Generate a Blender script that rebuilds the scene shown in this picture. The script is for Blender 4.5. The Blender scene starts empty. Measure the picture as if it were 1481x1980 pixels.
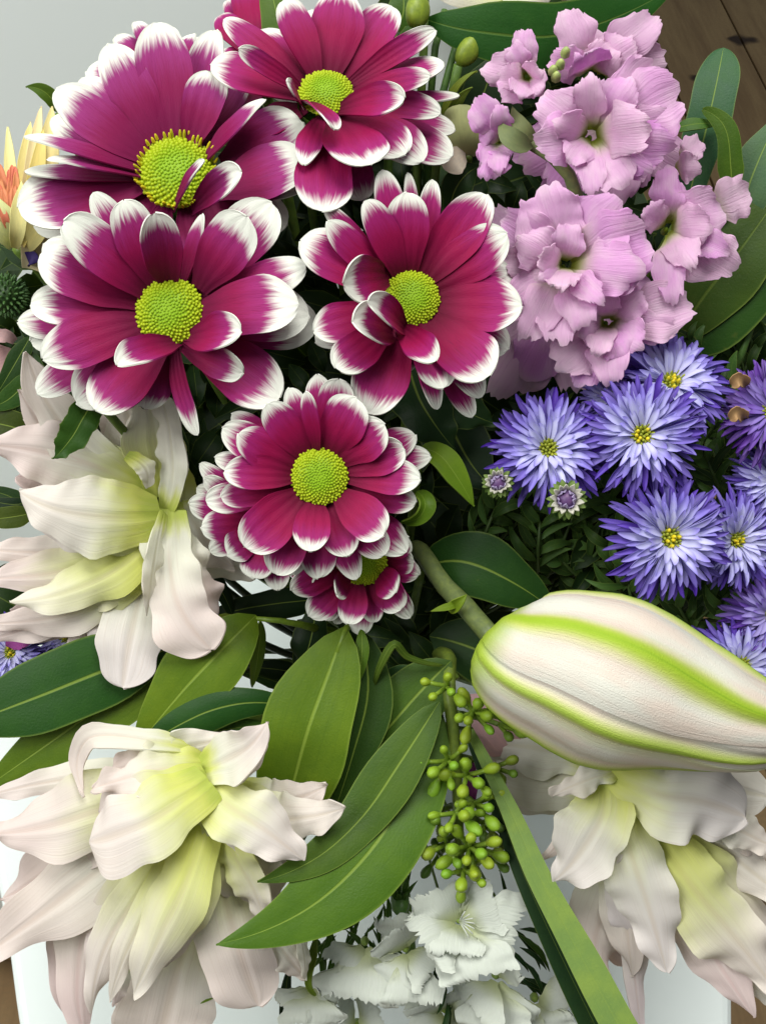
import bpy, math, random
import numpy as np
from mathutils import Vector, Matrix

scene = bpy.context.scene
col = scene.collection
rng = random.Random(11)
R_ = math.radians

# ------------------------------------------------------------------ camera
D0 = 0.35                       # metres from the lens to the plane through the flower heads
PITCH = R_(45)
TANV = 0.4356
K = TANV / 990.0                # photograph pixel -> slope
F = np.array((0, math.cos(PITCH), -math.sin(PITCH)))
RT = np.array((1.0, 0, 0))
UP = np.array((0, math.sin(PITCH), math.cos(PITCH)))
CAM = -F * D0
cd = bpy.data.cameras.new('camera'); cam = bpy.data.objects.new('camera', cd); col.objects.link(cam)
cam.location = CAM
cam.rotation_euler = (math.pi / 2 - PITCH, 0, 0)
cd.sensor_fit = 'VERTICAL'; cd.sensor_height = 24; cd.lens = 12 / TANV
cd.clip_start = 0.01; cd.clip_end = 60
scene.camera = cam

# ------------------------------------------------------------------ light
world = bpy.data.worlds.new('World'); scene.world = world; world.use_nodes = True
bg = world.node_tree.nodes['Background']
bg.inputs[0].default_value = (0.90, 0.97, 1.0, 1); bg.inputs[1].default_value = 0.18


def area(name, loc, target, sx, sy, power, color):
    d = bpy.data.lights.new(name, 'AREA'); d.shape = 'RECTANGLE'; d.size = sx; d.size_y = sy
    d.energy = power; d.color = color
    o = bpy.data.objects.new(name, d); col.objects.link(o); o.location = loc
    o.rotation_euler = (Vector(target) - Vector(loc)).to_track_quat('-Z', 'Y').to_euler()
    return o


area('window_light', (-0.85, -0.45, 0.95), (0, 0, 0), 0.8, 0.8, 16.0, (1.0, 0.99, 0.96))
area('ceiling_light', (0.15, 0.02, 1.35), (0, 0, 0), 0.7, 0.7, 20.0, (1.0, 0.985, 0.95))
vs = scene.view_settings
vs.view_transform = 'Standard'; vs.look = 'None'; vs.gamma = 1; vs.use_curve_mapping = False; vs.exposure = -0.03
scene.cycles.max_bounces = 8; scene.cycles.transparent_max_bounces = 4
scene.cycles.use_denoising = True


# ------------------------------------------------------------------ pixels to places
def W(px, py, h=0.0):
    """photograph pixel and height h (cm) above the plane of the flower heads -> world point"""
    d = D0 - h * 0.01
    return CAM + (F + RT * ((px - 740.5) * K) + UP * ((990 - py) * K)) * d


def ray(px, py):
    return F + RT * ((px - 740.5) * K) + UP * ((990 - py) * K)


def on_plane(px, py, p0, n):
    r = ray(px, py)
    return CAM + r * (np.dot(p0 - CAM, n) / np.dot(r, n))


def unit(v):
    v = np.asarray(v, float)
    return v / (np.linalg.norm(v) + 1e-12)


def facing(nx, ny):
    return unit(RT * nx + UP * ny - F)


def px2m(px, h=0.0):
    return px * K * (D0 - h * 0.01)


def spline(pts, ts):
    pts = np.asarray(pts, float); n = len(pts)
    if n == 2:
        return pts[0] + (pts[1] - pts[0]) * ts[:, None]
    c = np.concatenate([[0], np.cumsum(np.linalg.norm(np.diff(pts, axis=0), axis=1))]); c /= c[-1]
    m = np.zeros_like(pts)
    for i in range(1, n - 1):
        m[i] = (pts[i + 1] - pts[i - 1]) / (c[i + 1] - c[i - 1])
    m[0] = 2 * (pts[1] - pts[0]) / c[1] - m[1]
    m[-1] = 2 * (pts[-1] - pts[-2]) / (c[-1] - c[-2]) - m[-2]
    out = np.zeros((len(ts), 3))
    for k, t in enumerate(ts):
        i = min(max(int(np.searchsorted(c, t) - 1), 0), n - 2)
        hh = c[i + 1] - c[i]; u = (t - c[i]) / hh
        out[k] = ((2*u**3 - 3*u**2 + 1) * pts[i] + (u**3 - 2*u**2 + u) * hh * m[i]
                  + (-2*u**3 + 3*u**2) * pts[i + 1] + (u**3 - u**2) * hh * m[i + 1])
    return out


# ------------------------------------------------------------------ materials
class NT:
    def __init__(self, name):
        self.m = bpy.data.materials.new(name); self.m.use_nodes = True
        self.t = self.m.node_tree; self.t.nodes.clear()

    def n(self, typ, props=None, **ins):
        nd = self.t.nodes.new(typ)
        for k, v in (props or {}).items():
            setattr(nd, k, v)
        for k, v in ins.items():
            key = int(k[1:]) if k[0] == '_' and k[1:].isdigit() else k.replace('_', ' ')
            self.set(nd.inputs[key], v)
        return nd

    def set(self, sock, v):
        if isinstance(v, bpy.types.NodeSocket):
            self.t.links.new(v, sock)
        elif isinstance(v, (tuple, list)) and len(v) == 3 and sock.type == 'RGBA':
            sock.default_value = (*v, 1)
        else:
            sock.default_value = v

    def math(self, op, a, b=0.0, c=0.0, clamp=False):
        nd = self.n('ShaderNodeMath', {'operation': op, 'use_clamp': clamp})
        self.set(nd.inputs[0], a); self.set(nd.inputs[1], b); self.set(nd.inputs[2], c)
        return nd.outputs[0]

    def step(self, x, lo, hi):
        nd = self.n('ShaderNodeMapRange', {'interpolation_type': 'SMOOTHSTEP'})
        for i, v in enumerate((x, lo, hi, 0.0, 1.0)):
            self.set(nd.inputs[i], v)
        return nd.outputs[0]

    def mix(self, f, a, b, mode='MIX'):
        nd = self.n('ShaderNodeMix', {'data_type': 'RGBA', 'blend_type': mode})
        self.set(nd.inputs[0], f); self.set(nd.inputs[6], a); self.set(nd.inputs[7], b)
        return nd.outputs[2]

    def st(self):
        uv = self.n('ShaderNodeUVMap'); uv.uv_map = 'uv'
        sp = self.n('ShaderNodeSeparateXYZ', _0=uv.outputs[0])
        s = self.math('MULTIPLY_ADD', sp.outputs[0], 2.0, -1.0)
        return s, sp.outputs[1]

    def vec(self, x, y, z=0.0):
        nd = self.n('ShaderNodeCombineXYZ')
        for i, v in enumerate((x, y, z)):
            self.set(nd.inputs[i], v)
        return nd.outputs[0]

    def noise(self, v, scale=1.0, detail=3.0, rough=0.5):
        return self.n('ShaderNodeTexNoise', Vector=v, Scale=scale, Detail=detail, Roughness=rough).outputs[0]

    def info(self):
        oi = self.n('ShaderNodeObjectInfo')
        sp = self.n('ShaderNodeSeparateColor', _0=oi.outputs['Color'])
        return oi, sp.outputs[0], sp.outputs[1], sp.outputs[2]

    def finish(self, color, rough=0.5, trans=0.0, trans_col=None, bump=None, bstr=0.2, bdist=0.0005, spec=0.35, sss=0.0, sheen=0.0, coat=0.0):
        p = self.n('ShaderNodeBsdfPrincipled')
        self.set(p.inputs['Base Color'], color); self.set(p.inputs['Roughness'], rough)
        p.inputs['Specular IOR Level'].default_value = spec
        if sheen:
            p.inputs['Sheen Weight'].default_value = sheen
        if coat:
            p.inputs['Coat Weight'].default_value = coat; p.inputs['Coat Roughness'].default_value = 0.25
        if bump is not None:
            b = self.n('ShaderNodeBump', Strength=bstr, Distance=bdist, Height=bump)
            self.t.links.new(b.outputs[0], p.inputs['Normal'])
        out = self.n('ShaderNodeOutputMaterial')
        if trans:
            tr = self.n('ShaderNodeBsdfTranslucent')
            self.set(tr.inputs[0], trans_col if trans_col is not None else color)
            mx = self.n('ShaderNodeMixShader', _0=trans, _1=p.outputs[0], _2=tr.outputs[0])
            self.t.links.new(mx.outputs[0], out.inputs[0])
        else:
            self.t.links.new(p.outputs[0], out.inputs[0])
        return self.m


def mat_daisy(name, back=False):
    N = NT(name); s, t = N.st(); oi, r, g, b = N.info()
    rnd = oi.outputs['Random']
    seed = N.math('MULTIPLY', rnd, 37.0)
    streak = N.noise(N.vec(N.math('MULTIPLY', s, 6.0), N.math('MULTIPLY', t, 1.3), seed), 1.6, 4.0, 0.65)
    fine = N.noise(N.vec(N.math('MULTIPLY', s, 22.0), N.math('MULTIPLY', t, 5.0), seed), 1.5, 3.0, 0.6)
    s2 = N.math('POWER', N.math('ABSOLUTE', s), 3.0)
    m = N.math('ADD', t, N.math('MULTIPLY', N.math('MULTIPLY', s2, N.step(t, 0.3, 0.85)), 0.115))
    m = N.math('ADD', m, N.math('MULTIPLY_ADD', streak, 0.28, -0.14))
    m = N.math('ADD', m, N.math('MULTIPLY_ADD', fine, 0.04, -0.02))
    m = N.math('ADD', m, N.math('MULTIPLY_ADD', rnd, 0.06, -0.03))
    th = N.math('MULTIPLY_ADD', r, -0.30, 1.0)          # r: how far the white runs down from the tip
    white = N.step(m, N.math('SUBTRACT', th, 0.10), N.math('ADD', th, 0.06))
    mag = N.step(m, N.math('SUBTRACT', th, 0.42), N.math('SUBTRACT', th, 0.02))
    c = N.mix(N.step(t, 0.0, 0.55), (0.085, 0.002, 0.016), (0.285, 0.005, 0.060))
    c = N.mix(mag, c, (0.325, 0.018, 0.150))
    c = N.mix(N.math('MULTIPLY', g, 0.75), c, N.mix(mag, (0.190, 0.010, 0.080), (0.30, 0.045, 0.215)))   # g: bluer plum flowers
    dark = N.math('MULTIPLY', N.step(fine, 0.44, 0.30), 0.35)
    c = N.mix(dark, c, (0.12, 0.003, 0.04))
    c = N.mix(white, c, (0.79, 0.815, 0.725))
    if back:
        c = N.mix(0.55, c, (0.62, 0.42, 0.52))
    h = N.math('ADD', N.math('MULTIPLY', N.math('COSINE', N.math('MULTIPLY', s, 12.0)), 0.5), fine)
    return N.finish(c, 0.55, 0.13, None, h, 0.35, 0.0005, 0.14)


def mat_disc():
    N = NT('daisy_disc_green'); s, t = N.st()
    n = N.noise(N.n('ShaderNodeTexCoord').outputs['Object'], 900.0, 2.0)
    c = N.mix(N.step(t, 0.25, 0.95), (0.25, 0.43, 0.006), (0.46, 0.55, 0.010))
    c = N.mix(N.step(s, 0.5, 1.0), c, (0.74, 0.57, 0.02))
    c = N.mix(N.math('MULTIPLY', n, 0.35), c, (0.22, 0.34, 0.01))
    return N.finish(c, 0.55, 0.1, None, None, spec=0.3)


def mat_lily(name, back=False):
    N = NT(name); s, t = N.st(); oi, r, g, b = N.info()
    seed = N.math('MULTIPLY', oi.outputs['Random'], 51.0)
    n = N.noise(N.vec(N.math('MULTIPLY', s, 1.2), N.math('MULTIPLY', t, 2.0), seed), 1.4, 3.0)
    vein = N.noise(N.vec(N.math('MULTIPLY', s, 14.0), N.math('MULTIPLY', t, 0.9), seed), 1.7, 3.0, 0.6)
    te = N.math('ADD', t, N.math('MULTIPLY_ADD', n, 0.34, -0.17))
    white = (0.88, 0.885, 0.775)
    pink = N.mix(g, (0.87, 0.74, 0.70), (0.79, 0.74, 0.82))
    c = N.mix(N.math('MULTIPLY', N.step(te, 0.25, 0.85), r), white, pink)
    # b: how far the yellow-green throat reaches along the petal
    yel = N.math('SUBTRACT', 1.0, N.step(te, N.math('MULTIPLY', b, 0.15), N.math('MULTIPLY_ADD', b, 1.0, 0.06)))
    c = N.mix(yel, c, (0.76, 0.80, 0.20))
    c = N.mix(N.math('MULTIPLY', N.math('SUBTRACT', 1.0, N.step(te, 0.0, 0.16)), 0.55), c, (0.42, 0.56, 0.07))
    rib = N.math('MULTIPLY', N.math('SUBTRACT', 1.0, N.step(N.math('ABSOLUTE', s), 0.01, 0.16)), 0.26)
    c = N.mix(N.math('MULTIPLY', rib, N.step(t, 0.15, 0.4)), c, N.mix(r, (0.66, 0.68, 0.34), (0.74, 0.50, 0.46)))
    c = N.mix(N.math('MULTIPLY', N.step(vein, 0.5, 0.75), 0.24), c, (0.66, 0.55, 0.47))
    if back:
        c = N.mix(0.2, c, (0.85, 0.78, 0.66))
    return N.finish(c, 0.5, 0.42, None, vein, 0.30, 0.0006, 0.2)


def mat_leaf(name, vein_amt=0.6, rough=0.48):
    N = NT(name); s, t = N.st(); oi, r, g, b = N.info()
    base = N.mix(1.0, oi.outputs['Color'], (0.74, 0.72, 0.50), 'MULTIPLY')
    seed = N.math('MULTIPLY', oi.outputs['Random'], 51.0)
    co = N.n('ShaderNodeTexCoord').outputs['Object']
    n = N.noise(co, 90.0, 4.0, 0.6)
    f = N.noise(co, 1500.0, 2.0, 0.6)
    par = N.noise(N.vec(N.math('MULTIPLY', s, 16.0), N.math('MULTIPLY', t, 1.0), seed), 1.6, 2.0)
    a = N.math('ABSOLUTE', s)
    c = N.mix(N.math('MULTIPLY', N.step(n, 0.35, 0.72), 0.55), base, N.mix(1.0, base, (1.55, 1.35, 0.9), 'MULTIPLY'))
    c = N.mix(N.math('MULTIPLY', N.step(par, 0.52, 0.7), 0.22), c, N.mix(1.0, base, (0.6, 0.68, 0.7), 'MULTIPLY'))
    c = N.mix(N.math('MULTIPLY', N.step(f, 0.55, 0.75), 0.25), c, N.mix(1.0, base, (1.6, 1.4, 1.0), 'MULTIPLY'))
    c = N.mix(N.math('MULTIPLY', N.step(n, 0.70, 0.76), 0.3), c, (0.12, 0.13, 0.02))
    rib = N.math('SUBTRACT', 1.0, N.step(a, 0.015, N.math('MULTIPLY_ADD', t, -0.05, 0.075)))
    c = N.mix(N.math('MULTIPLY', rib, vein_amt), c, N.mix(0.72, base, (0.34, 0.46, 0.07)))
    c = N.mix(N.math('MULTIPLY', N.step(a, 0.93, 1.0), 0.4), c, N.mix(0.6, base, (0.36, 0.46, 0.08)))
    side = N.math('SINE', N.math('MULTIPLY', N.math('SUBTRACT', t, N.math('MULTIPLY', a, 0.13)), 105.0))
    h = N.math('ADD', N.math('MULTIPLY', side, 0.03), N.math('ADD', N.math('MULTIPLY', rib, -1.2), f))
    rg = N.math('MULTIPLY_ADD', n, 0.35, rough - 0.16)
    return N.finish(c, rg, 0.12, N.mix(0.35, c, (0.22, 0.38, 0.01)), h, 0.3, 0.0003, 0.2)


def mat_soft():
    N = NT('soft_petal'); s, t = N.st(); oi, r, g, b = N.info()
    base = oi.outputs['Color']; seed = N.math('MULTIPLY', oi.outputs['Random'], 51.0)
    n = N.noise(N.vec(N.math('MULTIPLY', s, 1.5), N.math('MULTIPLY', t, 3.0), seed), 1.5, 4.0, 0.6)
    v = N.noise(N.vec(N.math('MULTIPLY', s, 10.0), t, seed), 1.7, 3.0, 0.6)
    c = N.mix(N.step(n, 0.3, 0.75), base, N.mix(1.0, base, (1.18, 1.14, 1.1), 'MULTIPLY'))
    c = N.mix(N.math('MULTIPLY', N.step(v, 0.5, 0.75), 0.3), c, N.mix(1.0, base, (0.75, 0.7, 0.6), 'MULTIPLY'))
    return N.finish(c, 0.55, 0.22, None, v, 0.25, 0.0005, 0.25)


def mat_stock():
    N = NT('stock_petal_pink'); s, t = N.st(); oi, r, g, b = N.info()
    seed = N.math('MULTIPLY', oi.outputs['Random'], 51.0)
    fan = N.noise(N.vec(N.math('MULTIPLY', s, 9.0), N.math('MULTIPLY', t, 0.8), seed), 1.9, 4.0, 0.65)
    n = N.noise(N.vec(s, N.math('MULTIPLY', t, 2.0), seed), 1.6, 3.0)
    c = N.mix(r, (0.90, 0.65, 0.82), (0.82, 0.42, 0.80))
    c = N.mix(N.math('MULTIPLY', N.step(n, 0.35, 0.7), 0.55), c, (0.90, 0.72, 0.83))
    c = N.mix(N.math('MULTIPLY', N.step(fan, 0.52, 0.74), 0.36), c, (0.66, 0.30, 0.60))
    c = N.mix(N.math('MULTIPLY', N.step(t, 0.86, 1.0), 0.4), c, (0.90, 0.78, 0.82))
    c = N.mix(N.math('SUBTRACT', 1.0, N.step(t, 0.06, 0.48)), c, (0.80, 0.76, 0.58))
    c = N.mix(N.math('SUBTRACT', 1.0, N.step(t, 0.04, 0.30)), c, (0.44, 0.50, 0.07))
    return N.finish(c, 0.6, 0.46, None, N.math('ADD', fan, n), 0.6, 0.0008, 0.15)


def mat_aster():
    N = NT('aster_petal_violet'); s, t = N.st(); oi, r, g, b = N.info()
    rnd = oi.outputs['Random']
    # r: 0 inner pale ring, 1 outer violet ring; g: magenta-purple plants
    base = N.mix(r, (0.60, 0.60, 0.88), (0.25, 0.19, 0.70))
    tip = N.mix(r, (0.32, 0.27, 0.78), (0.088, 0.028, 0.40))
    base = N.mix(g, base, (0.16, 0.06, 0.46)); tip = N.mix(g, tip, (0.11, 0.015, 0.30))
    lo = N.math('MULTIPLY_ADD', r, -0.42, N.math('MULTIPLY_ADD', rnd, 0.25, 0.45))
    c = N.mix(N.step(t, lo, N.math('ADD', lo, 0.5)), base, tip)
    c = N.mix(N.math('MULTIPLY', N.step(N.math('ABSOLUTE', s), 0.45, 1.0), 0.35), c, tip)
    c = N.mix(N.math('MULTIPLY', rnd, 0.12), c, (0.75, 0.77, 0.90))
    return N.finish(c, 0.55, 0.2, None, None, spec=0.3)


def mat_dianthus():
    N = NT('dianthus_petal_white'); s, t = N.st(); oi, r, g, b = N.info()
    seed = N.math('MULTIPLY', oi.outputs['Random'], 51.0)
    fan = N.noise(N.vec(N.math('MULTIPLY', s, 10.0), N.math('MULTIPLY', t, 0.8), seed), 1.9, 3.0, 0.65)
    c = N.mix(N.math('SUBTRACT', 1.0, N.step(t, 0.05, 0.6)), (0.70, 0.745, 0.665), (0.58, 0.64, 0.34))
    c = N.mix(N.math('MULTIPLY', N.step(fan, 0.5, 0.75), 0.25), c, (0.62, 0.68, 0.52))
    return N.finish(c, 0.6, 0.24, None, fan, 0.4, 0.0008, 0.25)


def mat_plain(name, c1, c2, scale=300.0, rough=0.5, trans=0.0, bstr=0.2, spec=0.35, bdist=0.0004):
    N = NT(name)
    n = N.noise(N.n('ShaderNodeTexCoord').outputs['Object'], scale, 4.0, 0.6)
    return N.finish(N.mix(N.step(n, 0.3, 0.7), c1, c2), rough, trans, None, n, bstr, bdist, spec)


def mat_objcolor(name, scale=500.0, rough=0.45, trans=0.1):
    N = NT(name); oi, r, g, b = N.info()
    n = N.noise(N.n('ShaderNodeTexCoord').outputs['Object'], scale, 4.0, 0.6)
    c = N.mix(N.step(n, 0.35, 0.75), oi.outputs['Color'], N.mix(1.0, oi.outputs['Color'], (1.5, 1.4, 1.1), 'MULTIPLY'))
    return N.finish(c, rough, trans, None, n, 0.25, 0.0004, 0.4)


def mat_bud():
    N = NT('lily_bud_tepal'); s, t = N.st(); oi, r, g, b = N.info()
    seed = N.math('MULTIPLY', oi.outputs['Random'], 51.0)
    a = N.math('ABSOLUTE', s)
    n = N.noise(N.vec(N.math('MULTIPLY', s, 2.0), N.math('MULTIPLY', t, 3.0), seed), 1.3, 3.0)
    vein = N.noise(N.vec(N.math('MULTIPLY', s, 26.0), N.math('MULTIPLY', t, 1.2), seed), 1.6, 3.0, 0.6)
    c = N.mix(N.step(n, 0.35, 0.7), (0.70, 0.695, 0.61), (0.73, 0.625, 0.535))
    c = N.mix(N.math('MULTIPLY', N.step(vein, 0.5, 0.72), 0.14), c, (0.66, 0.60, 0.48))
    # yellow halo then green keel
    wide = N.math('MULTIPLY_ADD', N.step(t, 0.3, 0.95), 0.20, 0.19)
    halo = N.math('SUBTRACT', 1.0, N.step(N.math('ADD', a, N.math('MULTIPLY_ADD', n, 0.2, -0.1)), 0.05, N.math('ADD', wide, 0.16)))
    c = N.mix(N.math('MULTIPLY', halo, r), c, (0.60, 0.64, 0.16))
    keel = N.math('SUBTRACT', 1.0, N.step(a, 0.02, wide))
    c = N.mix(N.math('MULTIPLY', keel, N.math('MULTIPLY_ADD', r, 0.8, 0.1)), c, (0.30, 0.47, 0.02))
    line = N.math('SUBTRACT', 1.0, N.step(a, 0.0, 0.035))
    c = N.mix(N.math('MULTIPLY', line, N.math('MULTIPLY', N.step(t, 0.1, 0.7), 0.6)), c, (0.20, 0.36, 0.02))
    c = N.mix(N.math('SUBTRACT', 1.0, N.step(t, 0.03, 0.13)), c, (0.36, 0.50, 0.05))
    c = N.mix(N.math('MULTIPLY', N.step(a, 0.75, 1.0), N.math('MULTIPLY', g, 0.9)), c, (0.33, 0.48, 0.04))
    return N.finish(c, 0.5, 0.12, None, N.math('ADD', vein, N.noise(N.n('ShaderNodeTexCoord').outputs['Object'], 2500.0, 2.0)), 0.4, 0.0007, 0.15)


def mat_floor():
    N = NT('wood_brown'); co = N.n('ShaderNodeTexCoord').outputs['Object']
    oi = N.n('ShaderNodeObjectInfo')
    mp = N.n('ShaderNodeMapping', Vector=co); mp.inputs['Scale'].default_value = (9, 0.8, 9)
    off = N.n('ShaderNodeVectorMath', {'operation': 'ADD'}, _0=mp.outputs[0], _1=oi.outputs['Random'])
    g = N.noise(off.outputs[0], 3.0, 6.0, 0.65)
    k = N.noise(co, 9.0, 2.0, 0.5)
    f = N.noise(co, 260.0, 3.0, 0.6)
    c = N.mix(N.step(g, 0.3, 0.7), (0.22, 0.135, 0.062), (0.36, 0.245, 0.115))
    c = N.mix(N.math('MULTIPLY', N.step(f, 0.35, 0.7), 0.4), c, (0.20, 0.14, 0.07))
    c = N.mix(N.step(k, 0.66, 0.74), c, (0.035, 0.018, 0.010))
    return N.finish(c, 0.65, 0, None, g, 0.3, 0.002, 0.3)


M = dict(
    daisy=mat_daisy('daisy_petal_crimson'), daisy_b=mat_daisy('daisy_petal_underside', True), disc=mat_disc(),
    lily=mat_lily('lily_petal_blush'), lily_b=mat_lily('lily_petal_underside', True),
    leaf=mat_leaf('leaf_green'), leaf_d=mat_leaf('leaf_plain_green', 0.25, 0.5),
    stock=mat_stock(), aster=mat_aster(), dian=mat_dianthus(),
    stem=mat_objcolor('stem_green'), berry=mat_objcolor('berry_green', 900.0, 0.38), bud=mat_bud(),
    white=mat_plain('white_card', (0.78, 0.85, 0.825), (0.80, 0.865, 0.84), 14.0, 0.6, 0, 0.05),
    wall=mat_plain('pale_grey_board', (0.84, 0.905, 0.885), (0.855, 0.92, 0.90), 5.0, 0.6, 0, 0.05),
    floor=mat_floor(),
    tint=mat_soft(),
)


# ------------------------------------------------------------------ objects
WORLD = {}


def thing(name, label, cat, loc, group=None):
    o = bpy.data.objects.new(name, None); col.objects.link(o)
    o.empty_display_size = 0.01; o.location = loc
    WORLD[o.name] = np.array(loc, float)
    tag(o, label, cat, group)
    return o


def tag(o, label, cat=None, group=None, kind=None):
    o['label'] = label
    if cat: o['category'] = cat
    if group: o['group'] = group
    if kind: o['kind'] = kind
    return o


def mesh_obj(name, verts, faces, mats, parent=None, uvs=None, midx=None, color=None, smooth=True):
    me = bpy.data.meshes.new(name)
    v = np.asarray(verts, float)
    org = v.mean(axis=0) if parent is None else WORLD[parent.name]
    me.from_pydata((v - org).tolist(), [], faces)
    if uvs is not None:
        lay = me.uv_layers.new(name='uv')
        idx = np.empty(len(me.loops), np.int32); me.loops.foreach_get('vertex_index', idx)
        lay.data.foreach_set('uv', np.asarray(uvs, np.float32)[idx].ravel())
    for m in (mats if isinstance(mats, (list, tuple)) else [mats]):
        me.materials.append(m)
    if midx is not None:
        me.polygons.foreach_set('material_index', midx)
    if smooth:
        me.polygons.foreach_set('use_smooth', [True] * len(me.polygons))
    o = bpy.data.objects.new(name, me); col.objects.link(o)
    if parent is None:
        o.location = org
    else:
        o.parent = parent
    if color is not None:
        o.color = (*color, 1)
    WORLD[o.name] = np.array(org)
    return o


def grid_shell(Pg, Ng, uv, th):
    """front sheet, back sheet and rim, each with its own vertices"""
    a, b = Pg.shape[0], Pg.shape[1]
    front = Pg.reshape(-1, 3); back = (Pg - Ng * th).reshape(-1, 3)
    q = []
    for i in range(a - 1):
        for j in range(b - 1):
            q.append((i * b + j, i * b + j + 1, (i + 1) * b + j + 1, (i + 1) * b + j))
    n = a * b
    faces = list(q) + [tuple(n + k for k in reversed(f)) for f in q]
    mi = [0] * len(q) + [1] * len(q)
    ring = [(0, j) for j in range(b)] + [(i, b - 1) for i in range(1, a)] + [(a - 1, j) for j in range(b - 2, -1, -1)] + [(i, 0) for i in range(a - 2, 0, -1)]
    ids = [i * b + j for i, j in ring]
    verts = np.concatenate([front, back, front[ids], back[ids]])
    uvs = np.concatenate([uv, uv, uv[ids], uv[ids]])
    m = len(ids)
    for k in range(m):
        k2 = (k + 1) % m
        faces.append((2 * n + k, 2 * n + m + k, 2 * n + m + k2, 2 * n + k2)); mi.append(0)
    return verts, faces, uvs, mi


def prof_daisy(t, pe=(0.66, 2.4)):
    k, e = pe
    body = 0.34 + 0.66 * np.sin(np.clip(t / k, 0, 1) * math.pi / 2) ** 1.3
    return body * np.sqrt(np.clip(1 - (np.clip(t - k, 0, 1) / (1 - k)) ** e, 0, 1))


def prof_leaf(t):
    return np.clip(np.sin(np.clip(t, 0, 1) ** 0.80 * math.pi), 0, 1) ** 0.85 * 0.985 + 0.035 * (1 - t)


def prof_blade(t):
    return np.minimum(1, 0.25 + 2.2 * t) * np.clip(1 - t, 0, 1) ** 0.35 * 1.05


def prof_lily(t):
    body = 0.45 + 0.55 * np.sin(np.clip(t / 0.55, 0, 1) * math.pi / 2)
    return body * np.clip(1 - (np.clip(t - 0.42, 0, 1) / 0.58) ** 1.9, 0, 1) ** 0.8


def prof_blunt(t):
    body = 0.5 + 0.5 * np.sin(np.clip(t / 0.6, 0, 1) * math.pi / 2)
    return body * np.clip(1 - (np.clip(t - 0.6, 0, 1) / 0.4) ** 3.5, 0, 1) ** 0.55


def prof_fan(t):
    return 0.14 + 0.86 * np.sin(np.clip((t - 0.05) / 0.75, 0, 1) * math.pi / 2) ** 1.2 * (1 - 0.12 * np.clip((t - 0.75) / 0.25, 0, 1) ** 2)


def prof_strap(t):
    return 0.22 + 0.78 * np.clip(t, 0, 1) ** 0.8


PROF = dict(strap=prof_strap, daisy=prof_daisy, leaf=prof_leaf, blade=prof_blade, lily=prof_lily, blunt=prof_blunt, fan=prof_fan)


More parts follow.
